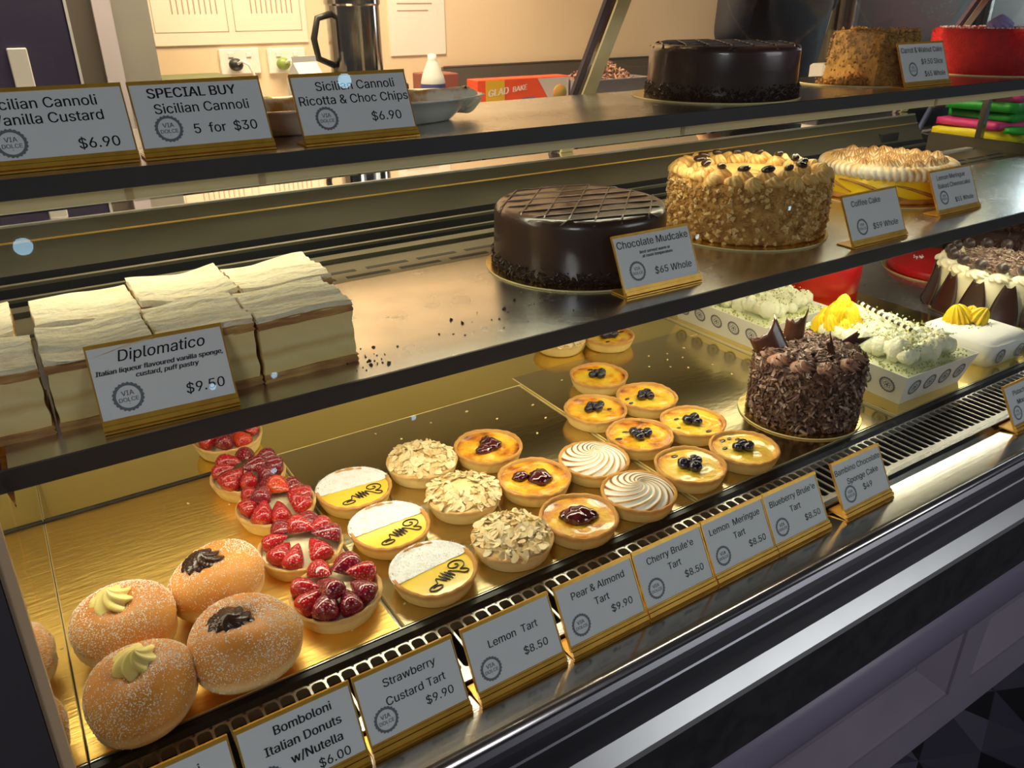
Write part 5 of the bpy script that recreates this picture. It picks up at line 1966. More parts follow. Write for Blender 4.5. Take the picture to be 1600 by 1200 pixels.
# ------------------------------------------------------------------ price tickets
def ticket(xl, xr, y, z, slope, lines, emb, label, size_group, tilt=30, emb_r=None, rz=0.0, foot=0.032):
    w = xr - xl
    t = thing('price_ticket', label, 'price ticket', ((xl + xr) / 2, y, z), rz, size_group)
    a = radians(tilt)
    sa, ca = sin(a), cos(a)

    def P(u, s, n):                     # across, up the slope, out of the face
        return Vector((u, s * sa - n * ca, .0022 + s * ca + n * sa))

    def slab(mb, u0, u1, s0, s1, n0, n1):
        v = [P(u, s, n) for n in (n0, n1) for s in (s0, s1) for u in (u0, u1)]
        mb.add(v, [(0, 1, 3, 2), (4, 6, 7, 5), (0, 4, 5, 1), (2, 3, 7, 6), (0, 2, 6, 4), (1, 5, 7, 3)])
    h = w / 2
    mb = MB()
    slab(mb, -h, h, 0, slope, -.0022, -.0002)                  # back plate
    slab(mb, -h, h, slope - .0038, slope, -.0002, .0022)       # top lip
    slab(mb, -h, h, 0, .0045, -.0002, .0040)                   # ribbed bottom trough
    slab(mb, -h, h, .0052, .0085, -.0002, .0030)
    slab(mb, -h, h, .0085, .0100, -.0002, .0018)
    slab(mb, -h, -h + .0012, .010, slope - .0038, -.0002, .0012)
    slab(mb, h - .0012, h, .010, slope - .0038, -.0002, .0012)
    mb.build('gold_holder', 'gold_frame', t)
    mb = MB()
    mb.box(-h, h, -.004, foot, 0.0002, .0022)
    mb.build('foot', 'gold_frame', t)
    mb = MB()
    slab(mb, -h + .0014, h - .0014, .0095, slope - .0030, -.0002, .0005)
    card = mb.build('card', 'card', t)
    cs0, cs1 = .0100, slope - .0038
    H = cs1 - cs0
    to = lambda u, s: P(u, cs0 + s, .0008)
    mb = MB()
    for (txt, sz, u, v_, sh, bo) in lines:
        vs, _ = text_shape(txt, sz, sh, bo)
        wd = max(p[0] for p in vs) - min(p[0] for p in vs)
        lim = w * .955
        put_text(mb, txt, sz, (u - .5) * w, v_ * H - sz * .34, to, sh, bo, width=lim if wd > lim else None)
    mb.build('lettering', 'ink', card)
    if emb:
        mb = MB()
        r = emb_r or w * .105
        cx, cy = (emb[0] - .5) * w, emb[1] * H
        put_ring(mb, cx, cy, r * .76, r * .97, to, 22, 88, .045)
        put_text(mb, 'VIA', r * .54, cx, cy + r * .10, to)
        put_text(mb, 'DOLCE', r * .46, cx, cy - r * .32, to)
        put_ring(mb, cx, cy - r * .46, r * .0, r * .03, to, 0, 8)
        mb.build('emblem', 'ink_grey', card)
    return t


F = .0128       # lettering height on the small tickets
SG = 'small gold price tickets along the front ledge'
e1 = (.20, .27)
bt = [
    (-0.052, 0.052, [('Bomboloni', F, .5, .80, 0, 0), ('Italian Donuts', F, .5, .55, 0, 0)], e1, 'gold edged ticket left of the donut ticket, cut off by the bottom edge'),
    (0.057, 0.160, [('Bomboloni', F, .55, .84, 0, .004), ('Italian Donuts', F, .52, .60, 0, .004), ('w/Nutella', F, .60, .36, 0, .004), ('$6.00', F, .72, .12, 0, 0)], (.18, .20), 'gold edged ticket lettered Bomboloni Italian Donuts on the front ledge'),
    (0.163, 0.266, [('Strawberry', F, .52, .80, 0, 0), ('Custard Tart', F, .54, .52, 0, 0), ('$9.90', F, .74, .27, 0, 0)], e1, 'gold edged ticket lettered Strawberry Custard Tart on the front ledge'),
    (0.276, 0.380, [('Lemon  Tart', F, .52, .66, 0, 0), ('$8.50', F, .72, .30, 0, 0)], e1, 'gold edged ticket lettered Lemon Tart on the front ledge'),
    (0.388, 0.492, [('Pear & Almond', F, .52, .80, 0, 0), ('Tart', F, .52, .55, 0, 0), ('$9.90', F, .74, .30, 0, 0)], e1, 'gold edged ticket lettered Pear and Almond Tart on the front ledge'),
    (0.494, 0.598, [("Cherry Brule'e", F, .51, .80, 0, 0), ('Tart', F, .52, .55, 0, 0), ('$8.50', F, .76, .28, 0, 0)], e1, 'gold edged ticket lettered Cherry Brulee Tart on the front ledge'),
    (0.600, 0.704, [('Lemon  Meringue', F, .50, .80, 0, 0), ('Tart', F, .52, .55, 0, 0), ('$8.50', F, .76, .27, 0, 0)], e1, 'gold edged ticket lettered Lemon Meringue Tart on the front ledge'),
    (0.705, 0.806, [("Blueberry Brule'e", F, .51, .80, 0, 0), ('Tart', F, .50, .55, 0, 0), ('$8.50', F, .76, .25, 0, 0)], e1, 'gold edged ticket lettered Blueberry Brulee Tart on the front ledge'),
    (0.838, 0.940, [('Bambino Chocolate', F, .50, .82, 0, 0), ('Sponge Cake', F, .54, .56, 0, 0), ('$49', F, .58, .30, 0, 0)], (.22, .27), 'gold edged ticket lettered Bambino Chocolate Sponge Cake standing apart on the ledge'),
    (1.262, 1.366, [('Pistachio', F, .42, .80, 0, 0), ('Mousse', F, .45, .55, 0, .004)], e1, 'gold edged ticket lettered Pistachio Mousse at the far right of the ledge'),
]
for (a, b, ln, em, lb) in bt:
    ticket(a, b, 0.491, -0.0050, .0745, ln, em, lb, SG, 30, .0120, foot=.026)

G = .0165
ML = 'larger gold price tickets on the steel shelves'
ticket(.030, .158, .7735, .2404, .084, [('Diplomatico', .0180, .53, .86, .22, 0), ('Italian liqueur flavoured vanilla sponge,', .0078, .5, .655, .22, .010), ('custard, puff pastry', .0078, .54, .555, .22, .010), ('$9.50', .0165, .78, .22, .10, 0)], (.22, .27), 'gold edged ticket lettered Diplomatico in front of the custard slices', ML, 24, .0145, rz=-.05, foot=.024)
ticket(.702, .845, .797, .2404, .086, [('Chocolate Mudcake', .0172, .5, .86, 0, 0), ('best served warm or', .0072, .50, .66, .15, .012), ('at room temperature', .0072, .52, .575, .15, .012), ('$65 Whole', .0165, .68, .25, .08, 0)], (.22, .30), 'gold edged ticket lettered Chocolate Mudcake in front of the middle shelf mudcake', ML, 27, .0145, rz=-.02)
ticket(1.178, 1.328, .777, .2404, .088, [('Coffee Cake', .0165, .40, .83, .05, 0), ('$59 Whole', .0165, .66, .24, .08, 0)], (.24, .27), 'gold edged ticket lettered Coffee Cake at the front of the middle shelf', ML, 27, .0145)
ticket(1.500, 1.642, .822, .2404, .087, [('Lemon Meringue', .0148, .48, .84, 0, 0), ('Baked Cheesecake', .0148, .52, .62, 0, 0), ('$55 Whole', .0148, .68, .20, 0, 0)], (.22, .30), 'gold edged ticket lettered Lemon Meringue Baked Cheesecake by the yellow cheesecake', ML, 27, .0140)
ticket(-.008, .139, .968, .4604, .083, [('Sicilian Cannoli', .0178, .46, .83, 0, 0), ('Vanilla Custard', .0178, .48, .60, 0, 0), ('$6.90', .0178, .76, .18, 0, 0)], (.21, .25), 'gold edged ticket lettered Vanilla Custard, leftmost on the top shelf', ML, 24, .0150)
ticket(.1445, .2885, .966, .4604, .083, [('SPECIAL BUY', .0178, .46, .87, 0, .004), ('Sicilian Cannoli', .0178, .51, .62, 0, 0), ('5  for  $30', .0178, .65, .27, 0, 0)], (.22, .29), 'gold edged ticket lettered Special Buy on the top shelf', ML, 24, .0150)
ticket(.322, .473, .957, .4604, .083, [('Sicilian Cannoli', .0178, .54, .84, 0, 0), ('Ricotta & Choc Chips', .0178, .51, .60, 0, 0), ('$6.90', .0178, .75, .26, 0, 0)], (.23, .27), 'gold edged ticket lettered Ricotta and Choc Chips before the cannoli platter', ML, 24, .0145)
ticket(1.516, 1.668, .9525, .4604, .086, [('Carrot & Walnut Cake', .0165, .5, .85, 0, 0), ('$9.50 Slice', .0165, .68, .53, 0, 0), ('$65 Whole', .0165, .70, .20, 0, 0)], (.24, .33), 'gold edged ticket lettered Carrot and Walnut Cake on the top shelf', ML, 24, .0140)


# ------------------------------------------------------------------ cannoli platter on the top shelf
t = thing('cannoli_platter', 'white oval platter of cannoli behind the top shelf tickets', 'platter', (0.435, 1.108, 0.4603))
mb = MB()
v, f, n = [], [], 72
def oval(px, py):
    out = []
    for i in range(n):
        a = 2 * pi * i / n
        out.append((math.copysign(abs(cos(a)) ** .55, cos(a)) * px, math.copysign(abs(sin(a)) ** .70, sin(a)) * py))
    return out
rings = [(.155, .058, 0), (.160, .062, .002), (.176, .076, .018), (.184, .084, .028), (.206, .092, .0315), (.210, .094, .0335), (.205, .091, .0345), (.182, .081, .031), (.172, .072, .018), (.150, .052, .006), (.01, .004, .005)]
for (px, py, z) in rings:
    v += [(a, b, z) for a, b in oval(px, py)]
for k in range(len(rings) - 1):
    for i in range(n):
        j = (i + 1) % n
        f.append((k * n + i, k * n + j, k * n + n + j, k * n + n + i))
f.append(tuple(range(n - 1, -1, -1)))
mb.add(v, f, True)
mb.build('platter_body', 'ceramic', t)


def cannolo(x, y, rz, seed, label, chips):
    t = thing('cannolo', label, 'cannolo', (x, y, 0.4860), rz, 'cannoli on the white platter')
    rg = random.Random(seed)
    mb = MB()
    L, r = .060, .0185
    K, N = 20, 40
    v, f = [], []
    for k in range(K + 1):
        q = k / K * 2 - 1
        for i in range(N):
            a = 2 * pi * i / N
            rr = r * (1 - .12 * (1 - q * q)) * (1 + .03 * sin(3 * a + 5 * q + seed) + .02 * sin(11 * q + 4 * a)) + (.003 if 0 < i < 4 else 0)
            v.append((q * L + .004 * sin(a) * abs(q), rr * cos(a), rr * sin(a)))
    for k in range(K):
        for i in range(N):
            j = (i + 1) % N
            f.append((k * N + i, k * N + N + i, k * N + N + j, k * N + j))
    mb.add(v, f, True)
    mb.build('fried_shell', 'cannoli', t)
    for s in (-1, 1):
        mb = MB()
        rosette_bm(mb, (0, 0, 0), .0205, .030, 6, 1.4, rings=12, depth=.14, M=Matrix.Rotation(s * pi / 2, 3, 'Y'))
        o = mb.build('cream_filling', 'cream_warm' if chips else 'yellow_cream', t, (s * (L - .004), 0, 0))
        if chips:
            cm = MB()
            for _ in range(9):
                a, b = rg.uniform(0, 6.28), rg.uniform(.2, 1)
                cm.chunk((s * (.004 + .012 * (1 - b)), .017 * b * cos(a), .017 * b * sin(a)), rg.uniform(.0022, .0042), rg)
            cm.build('chocolate_chips', 'choc_line', o)
    return t


cannolo(0.555, 1.095, -.25, 1, 'sugar dusted cannolo with chocolate chips at the right end of the platter', True)
cannolo(0.360, 1.105, .12, 2, 'sugar dusted cannolo seen between two tickets on the platter', False)
cannolo(0.270, 1.135, -.30, 3, 'cannolo at the left end of the platter, mostly hidden by tickets', False)


# ------------------------------------------------------------------ kitchen bench behind the case
MT['bench_top'] = mat('steel_bench_top', (0.50, 0.45, 0.40), 0.35, 0.7)
MT['cupboard'] = mat('oak_cupboard', (0.62, 0.50, 0.33), 0.5, col2=(0.54, 0.42, 0.27), nscale=9, stretch=(0.4, 3, 6))
MT['cup_gap'] = mat('cupboard_gap', (0.26, 0.17, 0.08), 0.6)
MT['navy'] = mat('dark_purple_panel', (0.045, 0.035, 0.085), 0.5, col2=(0.06, 0.045, 0.10), nscale=3)
MT['slate'] = mat('dark_splashback', (0.10, 0.085, 0.075), 0.35)
MT['plain_white'] = mat('white_plastic', (0.80, 0.78, 0.74), 0.4)
MT['plain_black'] = mat('black_plastic', (0.015, 0.015, 0.017), 0.4)
MT['poster'] = mat('poster_paper', (0.82, 0.72, 0.60), 0.6)
MT['poster_line'] = mat('poster_print', (0.42, 0.27, 0.20), 0.6)
MT['a4'] = mat('notice_paper', (0.80, 0.76, 0.70), 0.6)

bn = thing('kitchen_bench', 'kitchen bench with pale timber cupboards against the back wall', 'bench', (1.2, 2.44, FLOOR))
MB().bevel_box(-.73, 1.75, -.29, .27, .90, .94, .004).build('bench_top', 'bench_top', bn)
MB().box(-.73, 1.75, -.25, .27, .08, .90).build('carcass', 'cup_gap', bn)
MB().box(-.73, 1.75, -.20, .27, .0, .08).build('kickboard', 'plain_black', bn)
for i in range(6):
    x0 = -.725 + i * .412
    d = MB().bevel_box(x0, x0 + .402, -.270, -.25, .10, .885, .003).build('cupboard_door', 'cupboard' if i < 4 else 'steel', bn)
    MB().bevel_box(x0 + .34, x0 + .352, -.285, -.27, .70, .84, .002).build('door_handle', 'steel', d)
sp = thing('splashback', 'dark splashback panel on the back wall behind the red baking paper box', 'splashback', (1.90, 2.715, 0.3105))
MB().box(-.45, .62, -.012, .004, 0, .098).build('panel', 'slate', sp)
MB().box(-.45, .62, -.014, -.010, .098, .102).build('top_trim', 'steel', sp)


def poster(x0, x1, z0, z1, label, kind):
    t = thing('wall_poster', label, 'poster', ((x0 + x1) / 2, 2.7195, z0))
    w, h = (x1 - x0) / 2, z1 - z0
    MB().box(-w, w, -.004, 0, 0, h).build('sheet', 'poster' if kind == 'chart' else 'a4', t)
    mb = MB()
    if kind == 'chart':
        for a, b in ((-w * .90, -w * .02), (w * .06, w * .93)):
            for (u0, u1, q0, q1) in ((a, b, .035, .037), (a, b, h - .03, h - .028), (a, a + .002, .035, h - .03), (b - .002, b, .035, h - .03)):
                mb.box(u0, u1, -.0045, -.004, q0, q1)
            for i in range(9):
                u = a + (b - a) * (.26 + .075 * i)
                mb.box(u, u + .0035, -.0045, -.004, .085, h - .08)
    else:
        rg = random.Random(3)
        for i in range(12):
            q = .14 + i * .022
            if i % 3 == 2: continue
            mb.box(-w * .7, w * rg.uniform(.3, .75), -.0045, -.004, q, q + .0035)
    mb.build('printed_lines', 'poster_line', t)
    return t


poster(0.475, 0.965, 0.505, 0.86, 'peach chart poster with vertical lines on the back wall', 'chart')
poster(1.255, 1.470, 0.452, 0.80, 'plain white notice sheet on the back wall beside the steel urn', 'note')

# purple cabinet, steel column at the left
t = thing('tall_cabinet', 'tall dark purple cabinet at the left of the kitchen', 'cabinet', (-0.40, 2.445, FLOOR))
MB().bevel_box(-.7, .625, -.22, .27, 0, 1.95, .004).build('body', 'navy', t)
MB().bevel_box(-.5, .60, -.45, -.22, .915, .9395, .003).build('pull_out_shelf', 'plain_black', t)
MB().box(.625, .631, -.222, .27, 0, 1.95).build('edge_strip', 'plain_white', t)
MB().bevel_box(.49, .530, -.228, -.220, 1.06, 1.16, .002).build('paper_strip', 'a4', t)
t = thing('steel_column', 'grey steel column between the purple cabinet and the peach wall', 'column', (0.335, 2.505, FLOOR))
MB().box(-.095, -.030, -.10, .21, 0, 1.95).build('dark_face', 'slate', t)
MB().box(-.030, .012, -.115, .21, 0, 1.95).build('pale_edge', mat('lavender_edge', (.52, .47, .52), .4), t)
MB().box(.012, .105, -.09, .21, 0, 1.95).build('grey_face', mat('grey_panel', (.36, .34, .30), .4, .3), t)
t = thing('white_cloth', 'crumpled white cloth on the bench by the purple cabinet', 'cloth', (-0.02, 2.110, 0.3101))
mb = MB()
disc_grid(mb, .10, .0, 10, 40, lambda r, a: max(0.002, .065 * (1 - (r / .10) ** 2) + .022 * sin(3 * a + 1) * r / .1 + .012 * sin(40 * r + 5 * a)))
mb.build('cloth', 'plain_white', t)


def socket(x, z, label, plug_m, cord_m, seed):
    t = thing('wall_socket', label, 'socket', (x, 2.7195, z))
    MB().bevel_box(-.062, .062, -.010, 0, -.037, .037, .002).build('socket_plate', 'plain_white', t)
    mb = MB()
    for u in (-.028, .028):
        mb.bevel_box(u - .008, u + .008, -.013, -.010, .012, .026, .001)
    mb.build('switch', 'plain_white', t)
    p = thing('power_plug', 'power plug with a hanging cord in the ' + label, 'plug', (x - .020, 2.7095, z - .008), 0, 'plugs in the wall sockets')
    mb = MB()
    mb.ball((0, -.019, 0), .019, 14, (1.2, 1, 1))
    mb.build('plug_body', plug_m, p)
    mb = MB()
    mb.tube([(0, -.03, 0), (.01, -.05, .012), (.03, -.055, .0), (.045, -.05, -.035), (.06, -.045, z and -(z - .32))], .0042, 8)
    mb.build('cord', cord_m, p)


socket(0.735, 0.455, 'left white double socket on the back wall', 'plain_black', 'plain_white', 1)
socket(0.885, 0.452, 'right white double socket on the back wall', mat('green_plug', (.22, .30, .06), .4), 'plain_white', 2)

t = thing('reflection_crate', 'made-up green crate standing in for yellow-green reflections below the chart poster', 'crate', (0.515, 2.52, 0.3105))  # crate added in place of yellow-green reflections
mb = MB()
mb.prism_x([(-.08, 0), (.08, 0), (.09, .115), (.082, .115), (.074, .01), (-.074, .01), (-.082, .115), (-.09, .115)], -.115, .115)
mb.box(-.117, -.112, -.085, .085, 0, .115)
mb.box(.112, .117, -.085, .085, 0, .115)
mb.build('crate_body', mat('green_plastic', (.20, .26, .05), .35, col2=(.34, .38, .06), nscale=12), t)
MB().bevel_box(-.122, .122, -.094, .094, .112, .122, .003).build('crate_rim', mat('dark_green', (.10, .13, .05), .4), t)

t = thing('black_terminal', 'small black terminal with a blue light on the bench', 'terminal', (0.70, 2.25, 0.3105))
MB().bevel_box(-.055, .055, -.04, .04, 0, .045, .008).build('case_shell', 'plain_black', t)
MB().box(-.03, -.022, -.0415, -.04, .028, .034).build('status_light', emit('blue_light', (.1, .25, 1), 3.0), t)

t = thing('drink_carton', 'white gable top carton beside the steel urn', 'carton', (0.770, 2.22, 0.3105), .25)
MB().box(-.036, .036, -.036, .036, 0, .125).build('carton_body', 'plain_white', t)
mb = MB()
mb.prism_x([(-.036, .125), (.036, .125), (.003, .165), (.003, .180), (-.003, .180), (-.003, .165)], -.036, .036)
mb.build('gable_top', 'plain_white', t)
MB().box(.004, .034, -.0368, -.036, .03, .12).build('print_patch', mat('orange_print', (.75, .22, .08), .5), t)

t = thing('coffee_urn', 'tall dark steel coffee urn on the bench in front of the notice', 'urn', (0.945, 2.28, 0.3105))
mb = MB()
mb.lathe([(.070, 0), (.080, .004), (.080, .012), (.074, .018), (.074, .30), (.078, .305), (.078, .315), (.05, .335), (.012, .342), (.012, .36), (.001, .362)], 64, smooth=False)
mb.build('urn_body', mat('urn_steel', (.34, .31, .29), .12, 1.0), t)
mb = MB()
mb.tube([(-.074, -.02, .28), (-.115, -.03, .27), (-.130, -.03, .22), (-.122, -.03, .17), (-.074, -.02, .15)], .009, 10)
mb.build('handle', 'plain_black', t)
mb = MB()
mb.tube([(-.04, -.062, .05), (-.045, -.10, .05), (-.045, -.105, .03)], .008, 10)
mb.build('tap', 'plain_black', t)

t = thing('black_stand', 'small black stepped stand on the bench left of the white bottle', 'stand', (1.085, 2.40, 0.3105))
MB().bevel_box(-.055, .055, -.05, .05, 0, .085, .004).build('stand_base', 'plain_black', t)
MB().bevel_box(-.040, .040, -.03, .05, .085, .115, .004).build('stand_step', 'plain_black', t)

t = thing('spray_bottle', 'white bottle with a blue printed label on the bench', 'bottle', (1.155, 2.22, 0.3105))
mb = MB()
mb.lathe([(.030, 0), (.036, .004), (.036, .095), (.032, .112), (.016, .150), (.013, .156), (.013, .170), (.004, .173)], 32)
mb.build('bottle_body', 'plain_white', t)
mb = MB()
mb.lathe([(.0365, .078), (.0365, .092)], 32, cap=False)
mb.build('blue_band', mat('blue_label', (.10, .12, .35), .5), t)

t = thing('brown_carton', 'reddish brown carton on the bench left of the baking paper box', 'carton', (1.310, 2.50, 0.3105))
MB().bevel_box(-.055, .055, -.06, .06, 0, .098, .003).build('carton_body', mat('red_brown_card', (.24, .075, .055), .6), t)
MB().box(-.056, .056, -.004, .004, .0965, .0985).build('tape', mat('tape', (.4, .2, .12), .4), t)

t = thing('baking_paper_box', 'red and yellow box of baking paper lying on the bench', 'box', (1.520, 2.315, 0.3105), -.04)
W_ = .174
MB().bevel_box(-W_, W_, -.036, .036, 0, .086, .002).build('carton', mat('red_card', (.80, .085, .030), .5), t)
MB().box(-W_ + .030, -.075, -.0372, -.036, .003, .083).build('yellow_panel', mat('yellow_card', (.72, .42, .03), .5), t)
mb = MB()
mb.prism_z([(0, 0)] * 0 or [(.045, 0), (W_, 0), (W_, 1)], 0, 1) if False else None
mb = MB()
poly = [(.050, .082), (.172, .082), (.172, .006), (.100, .006)]
mb.add([(a, -.0372, b) for a, b in poly] + [(a, -.036, b) for a, b in poly], [(0, 1, 2, 3)[::-1], (4, 5, 6, 7), (0, 4, 5, 1)[::-1], (1, 5, 6, 2)[::-1], (2, 6, 7, 3)[::-1], (3, 7, 4, 0)[::-1]])
mb.build('picture_panel', mat('picture_card', (.62, .55, .52), .5), t)
mb = MB()
mb.lathe([(.024, 0), (.027, .003), (.024, .006), (.002, .010)], 24, M=Matrix.Rotation(pi / 2, 3, 'X'))
mb.build('food_picture', mat('food_print', (.55, .22, .06), .5, col2=(.30, .30, .06), nscale=60), t, (.135, -.0373, .034))
to = lambda a, b: Vector((a, -.0378, b + .10 * a))
mb = MB()
put_text(mb, 'GLAD', .034, -.098, .048, to, .1, .01)
put_text(mb, 'BAKE', .026, -.018, .050, to, .1, .01)
mb.build('lettering', mat('white_print', (.85, .78, .74), .5), t)
MB().box(-.008, .040, -.0375, -.036, .008, .026).build('blue_patch', mat('blue_print', (.10, .14, .42), .5), t)

t = thing('shredded_tray', 'grey tray heaped with pinkish shredded topping on the bench', 'tray', (1.852, 2.31, 0.3105))
mb = MB()
mb.prism_x([(-.09, 0), (.09, 0), (.105, .068), (.112, .070), (.112, .073), (.102, .073), (.086, .006), (-.086, .006), (-.102, .073), (-.112, .073), (-.112, .070), (-.105, .068)], -.15, .15)
mb.box(-.152, -.147, -.104, .104, 0, .072)
mb.box(.147, .152, -.104, .104, 0, .072)
mb.build('tray_body', mat('grey_tray', (.30, .28, .32), .4), t)
mb = MB()
rg_ = random.Random(12)
for _ in range(900):
    px, py = rg_.gauss(0, .055), rg_.gauss(0, .04)
    if abs(px) > .14 or abs(py) > .095: continue
    top = .070 + .060 * math.exp(-(px / .08) ** 2 - (py / .06) ** 2)
    mb.flake((px, py, rg_.uniform(.055, top)), (0, 0, 1), rg_.uniform(.015, .03), .006, .001, rg_, lean=.8)
tag(mb.build('shredded_topping', mat('pink_shreds', (.60, .36, .26), .6, col2=(.42, .22, .16), nscale=70), t), kind='stuff')

# made-up dark fridge standing in for the darker right part of the wall
t = thing('made_up_fridge', 'made-up dark grey fridge standing in for the darker right end of the kitchen wall', 'fridge', (3.75, 2.48, FLOOR))
MB().bevel_box(-.78, 1.2, -.25, .23, 0, 1.95, .006).build('fridge_body', mat('fridge_grey', (.070, .058, .048), .5, .1, col2=(.09, .078, .06), nscale=3), t)
for i in range(2):
    d = MB().bevel_box(-.76 + i * .98, .19 + i * .98, -.275, -.251, .05, 1.90, .006).build('fridge_door', mat('fridge_door_grey', (.080, .066, .056), .5, .1), t)
    MB().bevel_box(-.72 + i * .98, -.69 + i * .98, -.30, -.275, .7, 1.5, .004).build('door_handle', 'steel', d)

# service counter just behind the case, with cables and a power board on its front
t = thing('service_counter', 'dark service counter behind the right end of the case', 'counter', (2.75, 1.62, FLOOR))
MB().bevel_box(-.70, .75, -.08, .11, .985, 1.02, .003).build('counter_top', mat('counter_laminate', (.10, .09, .11), .3), t)
MB().box(-.68, .75, -.07, .10, 0, .985).build('counter_front', mat('counter_dark', (.02, .02, .026), .5), t)
t = thing('power_board', 'white power board strip fixed behind the right end of the case', 'power board', (2.68, 1.548, 0.195))
MB().bevel_box(-.26, .26, -.05, 0, 0, .046, .004).build('board_body', 'plain_white', t)
for i in range(5):
    MB().bevel_box(-.22 + i * .1, -.175 + i * .1, -.053, -.05, .010, .036, .001).build('outlet', 'a4', t)
for nm, lb, col, pts, rr in (
        ('power_cable', 'dark cable looping down behind the case, left of the blue one', (.02, .02, .02), [(2.66, 1.46, .33), (2.60, 1.45, .27), (2.56, 1.44, .20), (2.58, 1.43, .10)], .007),
        ('power_cable', 'thick black cable hanging down behind the case', (.012, .012, .014), [(2.74, 1.47, .34), (2.68, 1.46, .27), (2.66, 1.44, .19), (2.64, 1.43, .08)], .009),
        ('data_cable', 'blue cable arching down behind the case near the end post', (.03, .05, .38), [(2.72, 1.47, .255), (2.80, 1.46, .268), (2.84, 1.45, .250), (2.76, 1.44, .17), (2.68, 1.43, .08)], .008),
        ('data_cable', 'faded blue cable hanging at the left of the white power board', (.10, .13, .26), [(2.52, 1.48, .32), (2.46, 1.47, .26), (2.42, 1.46, .19), (2.42, 1.45, .10)], .008)):
    mb = MB()
    P_ = [Vector(p) for p in pts]
    sm = []
    for i in range(len(P_) - 1):
        for k in range(6):
            sm.append(P_[i].lerp(P_[i + 1], k / 6))
    sm.append(P_[-1])
    for _ in range(4):
        sm = [sm[0]] + [(sm[i - 1] + sm[i] * 2 + sm[i + 1]) / 4 for i in range(1, len(sm) - 1)] + [sm[-1]]
    mb.tube(sm, rr, 8)
    tag(mb.build(nm, mat('cable_jacket', col, .4)), lb, 'cable')

t = thing('label_printer', 'white rounded receipt printer on the service counter behind the cakes', 'printer', (2.235, 1.63, 0.390))
mb = MB()
mb.prism_x([(-.055, 0), (-.058, .022), (-.045, .044), (-.02, .056), (.04, .056), (.05, .05), (.05, 0)], -.075, .075)
mb.build('printer_shell', 'plain_white', t)
mb = MB()
mb.box(-.05, .05, -.0565, -.053, .014, .020)
mb.build('paper_slot', 'plain_black', t)

# stand with bright paper bags beyond the right end
t = thing('side_stand', 'steel side stand beyond the right end of the case holding coloured bags', 'stand', (2.80, 1.27, FLOOR))
MB().bevel_box(-.395, .5, -.20, .16, .862, .882, .003).build('stand_top', 'steel', t)
for a, b in ((-.38, -.18), (-.38, .14), (.48, -.18), (.48, .14)):
    MB().box(a - .012, a + .012, b - .012, b + .012, 0, .862).build('leg', 'steel', t)


def paper_bag(x, y, z, w, d, h, col, rz, seed, label):
    t = thing('folded_bag', label, 'folded bag', (x, y, z), rz, 'bright folded bags on the side stand')
    rg = random.Random(seed)
    p1, p2 = rg.uniform(0, 6), rg.uniform(0, 6)
    mb = MB()
    nx, ny = 14, 8
    def top(u, v): return h * (1 + .22 * sin(4 * u + p1) * sin(3 * v + p2) * (abs(2 * u - 1)))
    def bot(u, v): return 0.0
    vv = []
    for fn in (bot, top):
        for j in range(ny + 1):
            for i in range(nx + 1):
                u, v_ = i / nx, j / ny
                pin = 1 - .12 * sin(pi * u) * (1 if fn is top else .5)
                vv.append(((u - .5) * w, (v_ - .5) * d * pin, fn(u, v_)))
    n1 = (nx + 1) * (ny + 1)
    f = []
    for j in range(ny):
        for i in range(nx):
            a = j * (nx + 1) + i
            f.append((a, a + nx + 1, a + nx + 2, a + 1))
            f.append((a + n1, a + n1 + 1, a + n1 + nx + 2, a + n1 + nx + 1))
    for i in range(nx):
        f.append((i, i + 1, i + 1 + n1, i + n1))
        b = ny * (nx + 1) + i
        f.append((b + 1, b, b + n1, b + 1 + n1))
    for j in range(ny):
        a = j * (nx + 1)
        f.append((a + nx + 1, a, a + n1, a + nx + 1 + n1))
        b = a + nx
        f.append((b, b + nx + 1, b + nx + 1 + n1, b + n1))
    mb.add(vv, f, True)
    mb.build('folded_paper', mat('bag_colour', col, .5), t)


YL, GR, PK = (.86, .74, .01), (.015, .36, .035), (.70, .05, .26)
bags = [(2.560, 1.30, .26, .024, YL, .10, 'yellow folded bag at the bottom of the pile'), (2.470, 1.22, .10, .012, GR, .3, 'small dark green folded bag low at the left of the pile'),
        (2.540, 1.30, .22, .020, PK, -.1, 'pink folded bag low in the pile above the bottom yellow one'), (2.585, 1.29, .24, .022, GR, -.05, 'lower green folded bag of the pair in the pile'),
        (2.570, 1.30, .25, .022, GR, .06, 'upper green folded bag of the pair in the pile'), (2.590, 1.32, .23, .018, PK, .12, 'pink folded bag near the top of the pile'), (2.570, 1.33, .28, .022, YL, -.08, 'yellow folded bag topmost of the pile')]
zz = 0.2525
for i, (bx, by, bw, bh, bc, br, bl) in enumerate(bags):
    if i == 1:
        paper_bag(bx - .015, by - .07, zz, bw, .10, .012, bc, br, i, bl)
        continue
    paper_bag(bx, by, zz if i == 0 else zz, bw, .20 if i else .24, bh, bc, br, i, bl)
    zz += bh * 1.12


